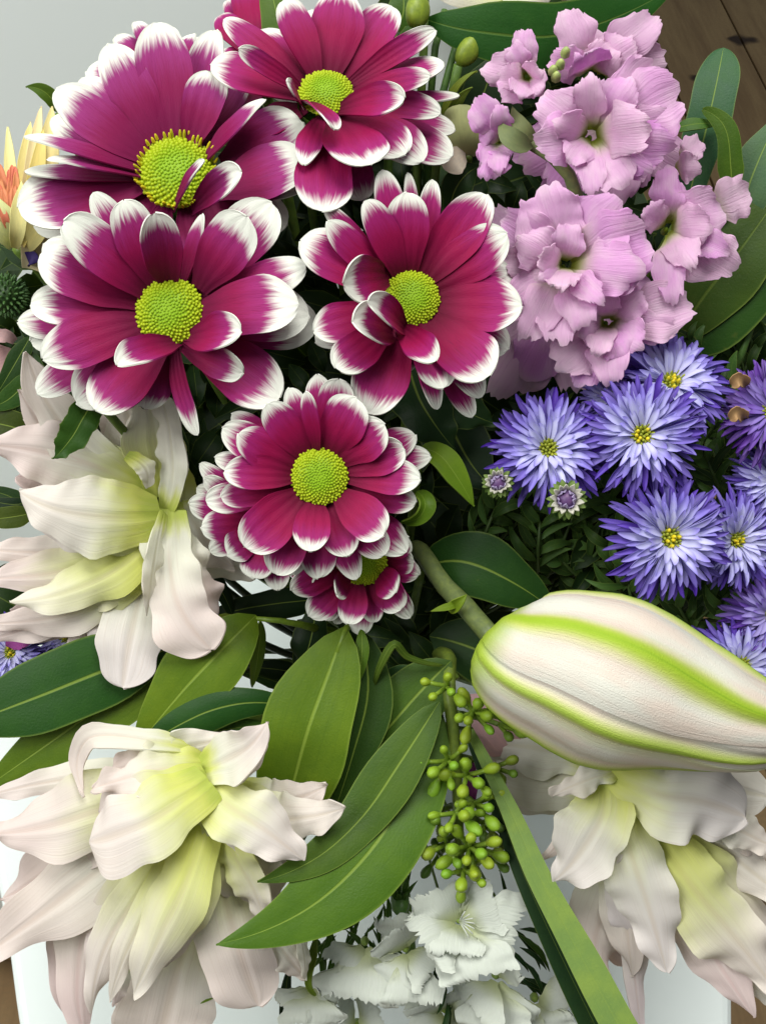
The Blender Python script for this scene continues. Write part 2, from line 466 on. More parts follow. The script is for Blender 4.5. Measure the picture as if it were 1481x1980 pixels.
def ribbon(name, P3, w, prof, mats, parent, ref=None, roll=(0, 0), cup=0.0, crease=0.0, ruf=0.0, rfreq=2.0, teeth=0.0,
           nteeth=9, endround=0.0, nu=14, nv=8, th=0.0003, color=None, rs=None, kink=0.0, rag=0.05, keel=0.0, pe=None):
    """a petal or leaf: centreline P3 (world), full width w (m)"""
    rs = rs or rng
    x = np.linspace(0, 1, nu + 1); t = 1 - (1 - x) ** 1.5
    s = np.linspace(-1, 1, nv + 1)
    s = np.sign(s) * np.abs(s) ** 0.85
    f = PROF[prof](t) if pe is None else PROF[prof](t, pe)
    if prof in ('daisy', 'lily', 'leaf', 'blade', 'blunt'):
        f[-1] = 0.02
    phs = [rs.uniform(0, 6.28) for _ in range(6)]
    # the far edge of fan petals is rounded and toothed: each lengthwise row ends at its own place
    if prof == 'fan':
        te = 1 - endround * np.abs(s) ** 2.2
        te = te + 0.03 * np.sin(s * 5 + phs[3]) + 0.02 * np.sin(s * 11 + phs[4])
        if teeth:
            te = te - teeth * np.array([rs.random() ** 1.3 * (0.3 + 0.9 * (q % 2)) + 0.5 * math.sin(q * 0.9 + phs[0]) ** 2 for q in range(len(s))]) if nteeth == 0 else te - teeth * np.array([rs.random() for _ in s]) * (0.4 + 0.6 * np.abs(np.sin(s * nteeth)))
    else:
        te = np.ones_like(s)
    TT = t[:, None] * te[None, :]
    flat = np.clip(TT, 0, 1.0).ravel()
    e = 1e-3
    P = spline(P3, flat)
    T = spline(P3, np.clip(flat + e, 0, 1)) - spline(P3, np.clip(flat - e, 0, 1))
    T /= np.linalg.norm(T, axis=1)[:, None] + 1e-12
    V = np.tile(np.asarray(ref, float), (len(P), 1)) if ref is not None else (CAM - P)
    V /= np.linalg.norm(V, axis=1)[:, None]
    B = np.cross(T, V); B /= np.linalg.norm(B, axis=1)[:, None] + 1e-12
    N = np.cross(B, T)
    r = np.radians(roll[0] + (roll[1] - roll[0]) * flat)[:, None]
    B2 = B * np.cos(r) + N * np.sin(r); N2 = -B * np.sin(r) + N * np.cos(r)
    S = np.tile(s, (len(t), 1)).ravel()
    half = 0.5 * w * np.repeat(f[:, None], len(s), 1).ravel()
    half = half * (1 + rag * np.sin(flat * 6 + phs[0] + (S > 0) * phs[5]) + rag * 0.7 * np.sin(flat * 15 + phs[3] + (S > 0) * phs[2]))
    A = np.abs(S)
    off = half * (cup * S ** 2 + crease * A - keel * np.exp(-(S / 0.10) ** 2) + keel * 0.6 * np.exp(-((A - 0.2) / 0.09) ** 2))
    ramp = np.clip(flat * 2.5, 0, 1)
    rr = ruf * w * A ** 1.6 * ramp * (np.sin(flat * rfreq * 6.283 + phs[1] + (S > 0) * 2.1) + 0.5 * np.sin(flat * rfreq * 14.1 + phs[2] + S * 2))
    if prof == 'fan':
        rr = rr + ruf * w * ramp * flat ** 2 * np.sin(S * 4.5 + phs[5]) * 0.9
    rr = rr + kink * w * np.sin(flat * 3.3 + phs[4]) * 0.5
    off = off + rr
    lat = half * S + (0.5 * rr * np.sign(S) * A if ruf else 0)
    Q = P + B2 * lat[:, None] + N2 * off[:, None]
    a, b = len(t), len(s)
    Qg = Q.reshape(a, b, 3)
    du = np.gradient(Qg, axis=0); dv = np.gradient(Qg, axis=1)
    Ng = np.cross(dv, du); ln = np.linalg.norm(Ng, axis=2)[..., None]
    Ng = np.where(ln > 1e-12, Ng / (ln + 1e-15), N2.reshape(a, b, 3))
    uv = np.stack([(S + 1) / 2, flat], 1)
    verts, faces, uvs, mi = grid_shell(Qg, Ng, uv, th)
    mats = mats if isinstance(mats, (list, tuple)) else [mats, mats]
    return mesh_obj(name, verts, faces, list(mats), parent, uvs, mi, color)


def R(name, pts, w, prof, mats, parent, **k):
    """ribbon from photograph pixels: pts = [(px, py, h cm), ...], w in pixels"""
    h = np.mean([p[2] for p in pts])
    return ribbon(name, [W(*p) for p in pts], px2m(w, h), prof, mats, parent, **k)


def tube(name, P3, radii, mat, parent, color=None, sides=8, n=16, bump=0.0):
    t = np.linspace(0, 1, n + 1); P = spline(P3, t)
    T = np.gradient(P, axis=0); T /= np.linalg.norm(T, axis=1)[:, None] + 1e-12
    rad = np.interp(t, np.linspace(0, 1, len(radii)), radii)
    ref = unit(np.cross(T[0], (0.3, 0.5, 0.81)))
    verts, uvs = [], []
    for i in range(n + 1):
        a = unit(ref - T[i] * np.dot(ref, T[i])); ref = a; b = np.cross(T[i], a)
        for k in range(sides):
            an = 2 * math.pi * k / sides
            rr = rad[i] * (1 + bump * math.sin(3 * an + i * 1.7))
            verts.append(P[i] + (a * math.cos(an) + b * math.sin(an)) * rr); uvs.append((k / sides, t[i]))
    faces = [(i * sides + k, i * sides + (k + 1) % sides, (i + 1) * sides + (k + 1) % sides, (i + 1) * sides + k)
             for i in range(n) for k in range(sides)]
    faces.append(tuple(range(sides - 1, -1, -1))); faces.append(tuple(n * sides + k for k in range(sides)))
    return mesh_obj(name, verts, faces, mat, parent, uvs, None, color)


GR_LIGHT = (0.155, 0.255, 0.018); GR_MID = (0.085, 0.175, 0.016); GR_DARK = (0.022, 0.070, 0.016)
GR_DEEP = (0.012, 0.030, 0.012); GR_BLUE = (0.050, 0.135, 0.075); STEM = (0.12, 0.20, 0.035)
BIND = W(750, 1290, -10.5)      # where the stems gather above the vase
DOWN = np.array((0, 0, -1.0))


def stem_from(p, n, parent, r=0.0022, color=STEM, name='stem'):
    """a stem leaving p against n, bending down into the gathered bunch"""
    j = np.array((rng.uniform(-.012, .012), rng.uniform(-.012, .012), 0))
    end = BIND + j
    q1 = p - np.asarray(n) * 0.025
    q2 = p * 0.42 + end * 0.58 - np.asarray(n) * 0.012
    return tube(name, [p - np.asarray(n) * 0.002, q1, q2, end, end + DOWN * 0.05], [r, r * .9, r], M['stem'], parent, color, 7, 18)


# ------------------------------------------------------------------ the setting
FLOOR_Z = -0.75; TOP_Z = -0.20


def prism(name, top, z0, z1, mat, bevel=0.006):
    n = len(top)
    import bmesh
    bm = bmesh.new()
    vt = [bm.verts.new((x, y, z1)) for x, y in top]; vb = [bm.verts.new((x, y, z0)) for x, y in top]
    bm.faces.new(vt); bm.faces.new(list(reversed(vb)))
    for i in range(n):
        bm.faces.new((vt[i], vb[i], vb[(i + 1) % n], vt[(i + 1) % n]))
    bmesh.ops.recalc_face_normals(bm, faces=bm.faces)
    if bevel:
        bmesh.ops.bevel(bm, geom=[e for e in bm.edges], offset=bevel, segments=3, profile=0.5, affect='EDGES')
    me = bpy.data.meshes.new(name); bm.to_mesh(me); bm.free()
    me.materials.append(mat)
    o = bpy.data.objects.new(name, me); col.objects.link(o)
    WORLD[o.name] = np.zeros(3)
    return o


Zv = np.array((0, 0, 1.0))
fl = prism('floor', [(-6, -2), (6, -2), (6, 7), (-6, 7)], FLOOR_Z - 0.1, FLOOR_Z - 0.012, M['floor'], 0)
fl['kind'] = 'structure'
plank = None
for i in range(18):                     # boards run away from the camera
    x0 = -0.30 + i * 0.17
    y0 = -0.6
    seg = 0
    while y0 < 4.6:
        ln = 1.5 + 0.9 * rng.random()
        b = prism('plank', [(x0, y0), (x0 + 0.166, y0), (x0 + 0.166, y0 + ln), (x0, y0 + ln)], FLOOR_Z - 0.012, FLOOR_Z + 0.0008 * rng.random(), M['floor'], 0.0015)
        b.parent = fl
        y0 += ln + 0.003
# white card plinth under the bouquet: outline read off its visible edges on its top plane
TP = np.array((0, 0, TOP_Z))
ed = [on_plane(px, py, TP, Zv)[:2] for px, py in ((52, 2080), (30, 1940), (16, 1830), (-40, 1500), (10, 1180), (400, 1060), (1000, 1060), (1290, 1330), (1370, 1560), (1426, 1740), (1416, 1850), (1418, 2080))]
pl = prism('white_plinth', ed, FLOOR_Z, TOP_Z, M['white'], 0.004)
tag(pl, 'plain white card plinth that the whole bouquet stands on', 'plinth')
# pale cabinet behind on the left
yb = on_plane(20, 1885, np.array((0, 0, FLOOR_Z)), Zv)[1]
xr = on_plane(1000, 100, np.array((0, yb, 0)), np.array((0, -1.0, 0)))[0]
cab = prism('pale_cabinet', [(-1.6, yb), (xr, yb), (xr, yb + 0.5), (-1.6, yb + 0.5)], FLOOR_Z + 0.035, 0.6, M['wall'], 0.004)
tag(cab, 'smooth pale grey green cabinet side behind the crimson daisies', 'cabinet')
pb = prism('base_board', [(-1.59, yb + 0.012), (xr - 0.01, yb + 0.012), (xr - 0.01, yb + 0.49), (-1.59, yb + 0.49)], FLOOR_Z + 0.001, FLOOR_Z + 0.0345, M['floor'], 0.001)
pb.parent = cab

# hidden white vase that holds the gathered stems
vz = BIND.copy()
prof = [(0.0, TOP_Z + 0.001), (0.022, TOP_Z + 0.001), (0.026, TOP_Z + 0.006), (0.024, TOP_Z + 0.03), (0.022, vz[2] - 0.004), (0.024, vz[2]), (0.021, vz[2] + 0.001), (0.019, vz[2] - 0.006), (0.02, TOP_Z + 0.02), (0.0, TOP_Z + 0.012)]
vv, ff = [], []
for k, (r, z) in enumerate(prof):
    for i in range(24):
        a = i * math.pi / 12; vv.append((vz[0] + (r + 1e-5) * math.cos(a), vz[1] + (r + 1e-5) * math.sin(a), z))
for k in range(len(prof) - 1):
    for i in range(24):
        ff.append((k * 24 + i, k * 24 + (i + 1) % 24, (k + 1) * 24 + (i + 1) % 24, (k + 1) * 24 + i))
vase = mesh_obj('vase', vv, ff, M['white'])
tag(vase, 'narrow white vase holding the gathered stems on the plinth', 'vase')


# ------------------------------------------------------------------ daisies
def bump_cap(c, n, r, h, sides=6):
    a = unit(np.cross(n, (0.31, 0.77, 0.55))); b = np.cross(n, a)
    v = []
    for rr, hh in ((1.0, 0.0), (0.85, 0.6), (0.45, 0.95)):
        for k in range(sides):
            an = 6.2832 * k / sides
            v.append(c + (a * math.cos(an) + b * math.sin(an)) * r * rr + n * h * hh)
    v.append(c + n * h)
    f = []
    for q in range(2):
        for k in range(sides):
            f.append((q * sides + k, q * sides + (k + 1) % sides, (q + 1) * sides + (k + 1) % sides, (q + 1) * sides + k))
    f += [(2 * sides + k, 2 * sides + (k + 1) % sides, 3 * sides) for k in range(sides)]
    return v, f


def disc_mesh(C, n, r, parent, florets=330, open_ring=0, dome=0.34):
    a = unit(np.cross(n, (0.2, 0.9, 0.4))); b = np.cross(n, a)
    V, Fc, U = [], [], []

    def add(v, f, uv):
        o = len(V); V.extend(v); Fc.extend(tuple(o + q for q in ff_) for ff_ in f); U.extend([uv] * len(v))
    # base dome
    rings = 8
    vv, ff = [], []
    for i in range(rings + 1):
        q = i / rings
        for k in range(24):
            an = 6.2832 * k / 24
            vv.append(C + (a * math.cos(an) + b * math.sin(an)) * r * max(q, 1e-3) + n * (r * dome * (1 - q ** 2.6) - r * 0.05))
    for i in range(rings):
        for k in range(24):
            ff.append((i * 24 + k, (i + 1) * 24 + k, (i + 1) * 24 + (k + 1) % 24, i * 24 + (k + 1) % 24))
    o = len(V); V.extend(vv); Fc.extend(tuple(o + q for q in f_) for f_ in ff)
    for i in range(rings + 1):
        U.extend([(0.3, i / rings * 0.8)] * 24)
    for k in range(florets):
        q = math.sqrt((k + 0.5) / florets); an = k * 2.399963 + rng.uniform(-.04, .04)
        nn = unit(n + (a * math.cos(an) + b * math.sin(an)) * (1.1 * q ** 2))
        p = C + (a * math.cos(an) + b * math.sin(an)) * r * q * 0.99 + n * (r * dome * (1 - q ** 2.6) - r * 0.05)
        sz = r * (0.040 + 0.022 * q) * rng.uniform(0.85, 1.15)
        v, f = bump_cap(p, nn, sz, sz * (0.7 + 0.7 * q), 5)
        add(v, f, (0.3, min(1, q * rng.uniform(0.9, 1.1))))
    for k in range(open_ring):
        an = k * 6.2832 / open_ring + rng.uniform(-.06, .06); q = rng.uniform(0.93, 1.06)
        d = a * math.cos(an) + b * math.sin(an)
        p = C + d * r * q + n * (r * 0.02); nn = unit(n + d * 0.45)
        v, f = bump_cap(p, nn, r * 0.05, r * rng.uniform(0.16, 0.30), 5)
        add(v, f, (0.5 + 0.5 * rng.uniform(0.7, 1.0), 1.0))
    return mesh_obj('disc', V, Fc, M['disc'], parent, U)


def daisy(label, c, nrm, rdisc, petals, white=0.42, plum=0.0, open_ring=0, dscale=1.0):
    C = W(*c); n = facing(*nrm); rd = px2m(rdisc, c[2])
    t = thing('daisy', label, 'daisy', C - n * 0.012, 'crimson and white daisies')
    for p in petals:
        tx, ty, w, lift, layer = p[:5]; ex = p[5] if len(p) > 5 else {}
        if layer == 2:
            lift -= 0.35
        elif layer == 1:
            lift -= 0.1
        tip = on_plane(tx, ty, C + n * lift * 0.01, n)
        if 'b' in ex:
            base = on_plane(ex['b'][0], ex['b'][1], C - n * 0.0012 * layer, n)
        else:
            dv = tip - C; dv = unit(dv - n * np.dot(dv, n))
            base = C + dv * rd * 0.72 - n * (0.001 + 0.0016 * layer)
        L = np.linalg.norm(tip - base)
        bul = ex.get('bulge', rng.uniform(0.04, 0.10) * (1, 0.7, 0.2)[layer]) * L
        side = np.cross(unit(tip - base), n) * ex.get('side', rng.uniform(-0.03, 0.03)) * L
        m1 = base * 0.62 + tip * 0.38 + n * bul + side
        m2 = base * 0.2 + tip * 0.8 + n * bul * 0.75 + side * 0.6
        ro = ex.get('roll', rng.uniform(-9, 9))
        hh = np.dot(C - CAM, F)
        wm = w * K * hh * 1.02
        ribbon('petal', [base, m1, m2, tip], wm, 'daisy', [M['daisy'], M['daisy_b']], t, ref=n, roll=(ro * 0.6, ro),
               cup=ex.get('cup', rng.uniform(-0.05, 0.22)), crease=0, ruf=ex.get('ruf', 0.018), rfreq=1.1, nu=18, nv=10, th=0.0004, rag=0.025, keel=0.035, pe=(rng.uniform(0.58, 0.70), rng.uniform(1.7, 3.0)),
               color=(ex.get('wh', white + rng.uniform(-.07, .07)), plum, 0.5))
    disc_mesh(C + n * 0.0006, n, rd * 1.0, t, open_ring=open_ring)
    # calyx and stem
    a = unit(np.cross(n, (0.2, 0.9, 0.4))); b = np.cross(n, a); v = []; f = []
    for q, (rr, hh) in enumerate(((1.05, -0.0035), (0.9, -0.007), (0.5, -0.0105), (0.22, -0.012))):
        for k in range(14):
            an = 6.2832 * k / 14; v.append(C + (a * math.cos(an) + b * math.sin(an)) * rd * rr + n * hh)
    for q in range(3):
        for k in range(14):
            f.append((q * 14 + k, (q + 1) * 14 + k, (q + 1) * 14 + (k + 1) % 14, q * 14 + (k + 1) % 14))
    mesh_obj('calyx', v, f, M['stem'], t, None, None, GR_MID)
    stem_from(C - n * 0.010, n, t, 0.002)
    return t


daisy('large plum daisy with a petal curled over its yellow rimmed disc', (343, 335, 1.6), (0.08, 0.22), 74, [
    (299, 44, 104, 1.0, 0, dict(cup=0.16)), (212, 84, 88, 0.9, 0), (109, 172, 96, 0.9, 0, dict(wh=0.62)), (418, 58, 72, 0.9, 1),
    (412, 138, 80, 1.0, 0), (513, 192, 58, 1.5, 0, dict(roll=42, cup=0.2)), (584, 235, 112, 0.7, 1, dict(b=(430, 320))), (590, 308, 112, 0.7, 0, dict(b=(420, 372))),
    (599, 345, 96, 0.2, 1), (556, 432, 90, -0.5, 2), (48, 262, 50, 1.1, 0, dict(roll=-40)), (92, 308, 48, 1.3, 0, dict(roll=-45)),
    (48, 330, 46, 0.5, 1, dict(roll=-30)), (36, 402, 122, 0.3, 1, dict(b=(285, 350), wh=0.6, bulge=0.02)), (66, 440, 100, -0.5, 2),
    (160, 150, 70, -0.3, 2), (466, 332, 62, 1.6, 0, dict(b=(372, 408), cup=0.35)), (394, 312, 46, 2.0, 0, dict(b=(338, 404), roll=38, cup=0.3)),
    (100, 228, 80, 0.0, 2), (255, 130, 80, 0.2, 2), (352, 110, 70, 0.2, 2), (476, 130, 80, -0.1, 2), (385, 520, 60, -0.3, 1), (280, 500, 80, -0.3, 1), (180, 470, 90, -0.3, 1), (480, 470, 90, -0.3, 1),
], 0.5, 0.75, open_ring=46)

daisy('broad crimson plum daisy overlapping the lily, a petal tip folded up', (328, 602, 3.0), (0.0, 0.06), 66, [
    (124, 428, 92, 1.5, 0, dict(wh=0.72, cup=0.3, roll=-14)), (180, 372, 60, 1.0, 1), (240, 388, 82, 1.3, 0), (300, 412, 74, 1.8, 0, dict(roll=-18, cup=0.3)),
    (391, 414, 46, 0.6, 1, dict(roll=48)), (478, 420, 102, 1.2, 0, dict(b=(385, 560), wh=0.6)), (526, 392, 104, 0.3, 1, dict(wh=0.5)), (592, 514, 78, 0.7, 1),
    (578, 588, 112, 0.9, 0, dict(wh=0.62)), (598, 610, 112, 0.3, 1, dict(wh=0.6)), (615, 626, 110, -0.2, 2, dict(wh=0.6)), (466, 640, 74, 1.7, 0, dict(b=(362, 652), cup=0.35, roll=12)),
    (470, 720, 62, 0.8, 0, dict(roll=-36, cup=0.25, b=(352, 668))), (540, 770, 112, 0.1, 1), (382, 842, 36, -0.3, 1, dict(roll=25, side=0.06)), (228, 706, 66, 1.9, 0, dict(b=(345, 662), cup=0.4, roll=-16)),
    (184, 792, 108, 0.4, 1, dict(b=(318, 665))), (148, 778, 98, -0.1, 2), (72, 760, 76, -0.2, 2), (84, 694, 100, 0.8, 0), (60, 588, 84, 0.6, 0), (36, 622, 70, -0.1, 2),
    (78, 492, 112, 1.0, 0), (86, 470, 90, 0.1, 2), (60, 660, 80, -0.3, 2), (280, 790, 80, -0.2, 2), (440, 470, 70, 0.2, 2),
], 0.40, 0.30)

daisy('tilted crimson daisy at the top with a petal folded across its disc', (630, 182, 1.8), (0.05, 0.42), 54, [
    (660, -18, 106, 0.9, 0, dict(wh=0.25)), (548, 0, 66, 0.9, 0), (432, 38, 54, 0.6, 1, dict(roll=20)), (462, 95, 38, 1.2, 0, dict(roll=40)), (408, 126, 96, 0.5, 1),
    (758, 12, 78, 0.6, 1), (842, 58, 44, 0.7, 0, dict(roll=-35)), (858, 122, 74, 0.3, 1), (832, 148, 46, 0.9, 0, dict(roll=-30)), (782, 190, 62, 1.3, 0, dict(b=(650, 215), roll=-30, cup=.3)),
    (852, 218, 56, 0.2, 1, dict(roll=-25)), (888, 184, 34, -0.2, 2), (716, 318, 112, 1.0, 0, dict(b=(650, 232))), (784, 298, 88, 0.4, 1), (818, 312, 94, 0.0, 1), (874, 302, 88, -0.4, 2),
    (622, 408, 108, 0.3, 1, dict(b=(628, 240))), (588, 318, 50, 0.6, 1), (700, 386, 80, -0.5, 2), (647, 250, 46, 1.4, 0, dict(b=(585, 196), roll=40, cup=.3)), (556, 160, 34, 1.3, 0, dict(b=(588, 208), roll=30)),
    (600, 20, 90, 0.0, 2), (720, 30, 90, 0.0, 2), (500, 60, 80, -0.1, 2), (500, 240, 80, -0.5, 2), (880, 250, 60, -0.6, 2),
], 0.30, 0.12)

daisy('crimson daisy with small petals curled inward beside the pink stock', (796, 577, 3.0), (0.14, 0.08), 54, [
    (787, 372, 80, 1.0, 0), (741, 328, 58, 0.6, 1), (706, 388, 62, 1.0, 0), (838, 348, 44, 0.5, 1), (940, 376, 92, 0.9, 0), (980, 452, 94, 0.9, 0), (1008, 590, 108, 0.6, 0),
    (946, 726, 112, 0.8, 0), (982, 676, 80, -0.1, 2), (932, 768, 64, 0.1, 1), (914, 806, 50, -0.3, 2), (858, 750, 80, 0.7, 0, dict(b=(810, 625))), (846, 792, 48, 0.0, 1, dict(roll=25)),
    (842, 698, 60, 1.5, 0, dict(b=(775, 632), cup=.35, roll=-12)), (708, 798, 102, 0.2, 1), (650, 712, 76, 0.8, 0, dict(b=(752, 640))), (608, 640, 76, 0.2, 1), (712, 584, 62, 2.2, 0, dict(b=(785, 640), cup=.45, roll=-14, wh=.6)),
    (682, 622, 80, 1.7, 0, dict(b=(760, 645), cup=.42, roll=-10, wh=.56)), (664, 548, 84, 1.8, 0, dict(b=(752, 535), cup=.3, roll=28, wh=.56)), (582, 466, 92, 0.6, 0), (634, 428, 58, 1.0, 0),
    (626, 396, 40, 0.4, 1, dict(roll=30)), (790, 334, 30, 0.0, 2), (610, 660, 70, -0.3, 2), (990, 530, 80, 0.0, 2), (760, 720, 80, -0.1, 2),
], 0.32, 0.0)

daisy('flat crimson daisy with evenly layered petals and round green disc', (618, 922, 3.3), (0.0, -0.03), 55, [
    (516, 782, 68, 0.7, 0), (560, 750, 46, 0.3, 1), (590, 758, 34, 0.8, 0, dict(roll=30)), (655, 734, 70, 0.4, 1), (614, 725, 58, -0.1, 2), (690, 770, 90, 0.8, 0), (744, 822, 80, 0.8, 0),
    (782, 868, 66, 0.5, 0), (802, 840, 66, -0.1, 2), (832, 882, 58, -0.2, 2), (812, 926, 66, 0.5, 0), (804, 972, 58, 0.1, 1), (742, 1034, 80, 0.7, 0), (786, 1068, 72, 0.0, 2),
    (745, 1072, 66, 0.1, 1), (672, 1074, 70, 0.4, 1), (600, 1066, 70, 0.9, 0), (616, 1118, 76, 0.0, 2), (690, 1120, 56, -0.1, 2), (474, 1058, 92, 0.8, 0), (536, 1112, 74, 0.2, 1),
    (562, 1112, 60, -0.1, 2), (428, 962, 58, 0.4, 1), (398, 968, 60, -0.1, 2), (434, 912, 66, 0.7, 0), (462, 838, 74, 0.8, 0), (430, 828, 70, 0.1, 1), (448, 802, 50, -0.2, 2), (416, 886, 44, 0.1, 2),
], 0.28, 0.0)

daisy('half hidden crimson daisy behind the flat one, beside the lily', (525, 1010, 1.7), (-0.35, -0.25), 44, [
    (387, 896, 42, 0.3, 0), (366, 975, 62, 0.4, 0), (390, 1018, 62, 0.7, 0), (406, 1066, 46, 0.3, 1), (440, 1072, 62, 0.7, 0), (492, 1118, 66, 0.6, 0), (538, 1140, 54, 0.3, 1),
    (396, 925, 46, 0.5, 0), (420, 950, 60, 0.6, 0), (600, 1130, 56, 0.2, 1), (450, 880, 50, 0.4, 1), (540, 880, 60, 0.4, 0), (620, 930, 60, 0.4, 0), (660, 1020, 60, 0.4, 0), (380, 945, 50, 0, 2),
], 0.42, 0.15)

daisy('downward facing small crimson daisy tucked under the flat one', (700, 1086, 1.5), (0.05, -0.35), 48, [
    (564, 1142, 62, 0.5, 0), (598, 1192, 60, 0.4, 1), (632, 1200, 40, 0.0, 2), (672, 1206, 54, 0.8, 0), (652, 1150, 46, 1.2, 0, dict(wh=.3)), (698, 1228, 52, 0.1, 2), (722, 1204, 46, 0.4, 1), (764, 1146, 60, 0.9, 0),
    (774, 1180, 64, 0.5, 1), (794, 1194, 52, 0.0, 2), (800, 1088, 58, 0.4, 1), (810, 1112, 48, 0.1, 2), (650, 1206, 36, -0.2, 2), (600, 1050, 60, 0.4, 0), (660, 1000, 60, 0.4, 0), (740, 1000, 60, 0.4, 0), (790, 1040, 60, 0.4, 0),
], 0.34, 0.05)

daisy('daisy mostly hidden behind the large plum daisy, pale tips poking out', (320, 150, -0.6), (0.0, 0.5), 46, [
    (262, 42, 34, 0.3, 0), (372, 66, 52, 0.3, 0, dict(roll=30)), (330, 50, 40, 0.1, 1), (404, 76, 60, 0.2, 1), (168, 138, 72, 0.2, 0), (225, 70, 46, 0.1, 1),
    (440, 110, 60, 0.3, 0), (200, 210, 60, 0.3, 0), (330, 260, 60, 0.3, 0), (420, 220, 60, 0.3, 0),
], 0.4, 0.8)

daisy('dark crimson daisy seen from behind at the top edge', (500, 120, -0.8), (-0.1, 0.5), 40, [
    (472, -30, 58, 0.3, 0, dict(wh=0.05)), (424, 30, 52, 0.3, 0, dict(wh=0.05)), (440, 0, 40, 0.1, 1, dict(wh=0.05)), (560, 20, 60, 0.2, 1), (420, 110, 60, 0.2, 1), (470, 220, 60, .2, 1), (570, 200, 60, .2, 1),
], 0.2, 0.2)


# ------------------------------------------------------------------ lilies
def lily(label, base, nrm, petals, group='pale pink double lilies', stem=True):
    C = W(*base)
    t = thing('lily', label, 'lily', C, group)
    def one(pts, w, ex):
        R('petal', pts, w, ex.get('prof', 'lily'), [M['lily'], M['lily_b']], t, roll=ex.get('roll', (rng.uniform(-10, 10), rng.uniform(-10, 10))),
          cup=0.55 * ex.get('cup', rng.uniform(-0.25, 0.1)), crease=ex.get('crease', rng.uniform(-0.08, 0.05)), ruf=1.6 * ex.get('ruf', 0.045), rfreq=ex.get('rf', rng.uniform(1.6, 2.8)), rag=0.09, keel=0.07,
          nu=32, nv=18, th=0.0005, color=(ex.get('pink', rng.uniform(0.35, 0.8)), ex.get('cool', 0.15), ex.get('yel', 0.5)), kink=ex.get('kink', 0.02))
    for p in petals:
        pts, w = p[0], p[1]; ex = p[2] if len(p) > 2 else {}
        one(pts, w * 1.1, ex)
        L = math.hypot(pts[-1][0] - pts[0][0], pts[-1][1] - pts[0][1])
        if L > 150 and w > 60:             # an inner petal of the double flower lying just behind
            a = rng.choice((-1, 1)) * rng.uniform(0.10, 0.2); sc = rng.uniform(0.78, 0.93)
            x0, y0 = pts[0][:2]; ca, sa = math.cos(a) * sc, math.sin(a) * sc
            q = [(x0 + (x - x0) * ca - (y - y0) * sa, y0 + (x - x0) * sa + (y - y0) * ca, h - 0.30 - 0.15 * k_) for k_, (x, y, h) in enumerate(pts)]
            e2 = dict(ex); e2.pop('roll', None); e2['pink'] = min(1, ex.get('pink', .5) + .15)
            one(q, w * 1.0, e2)
    if stem:
        n = facing(*nrm)
        stem_from(C - n * 0.006, n, t, 0.003)
    return t


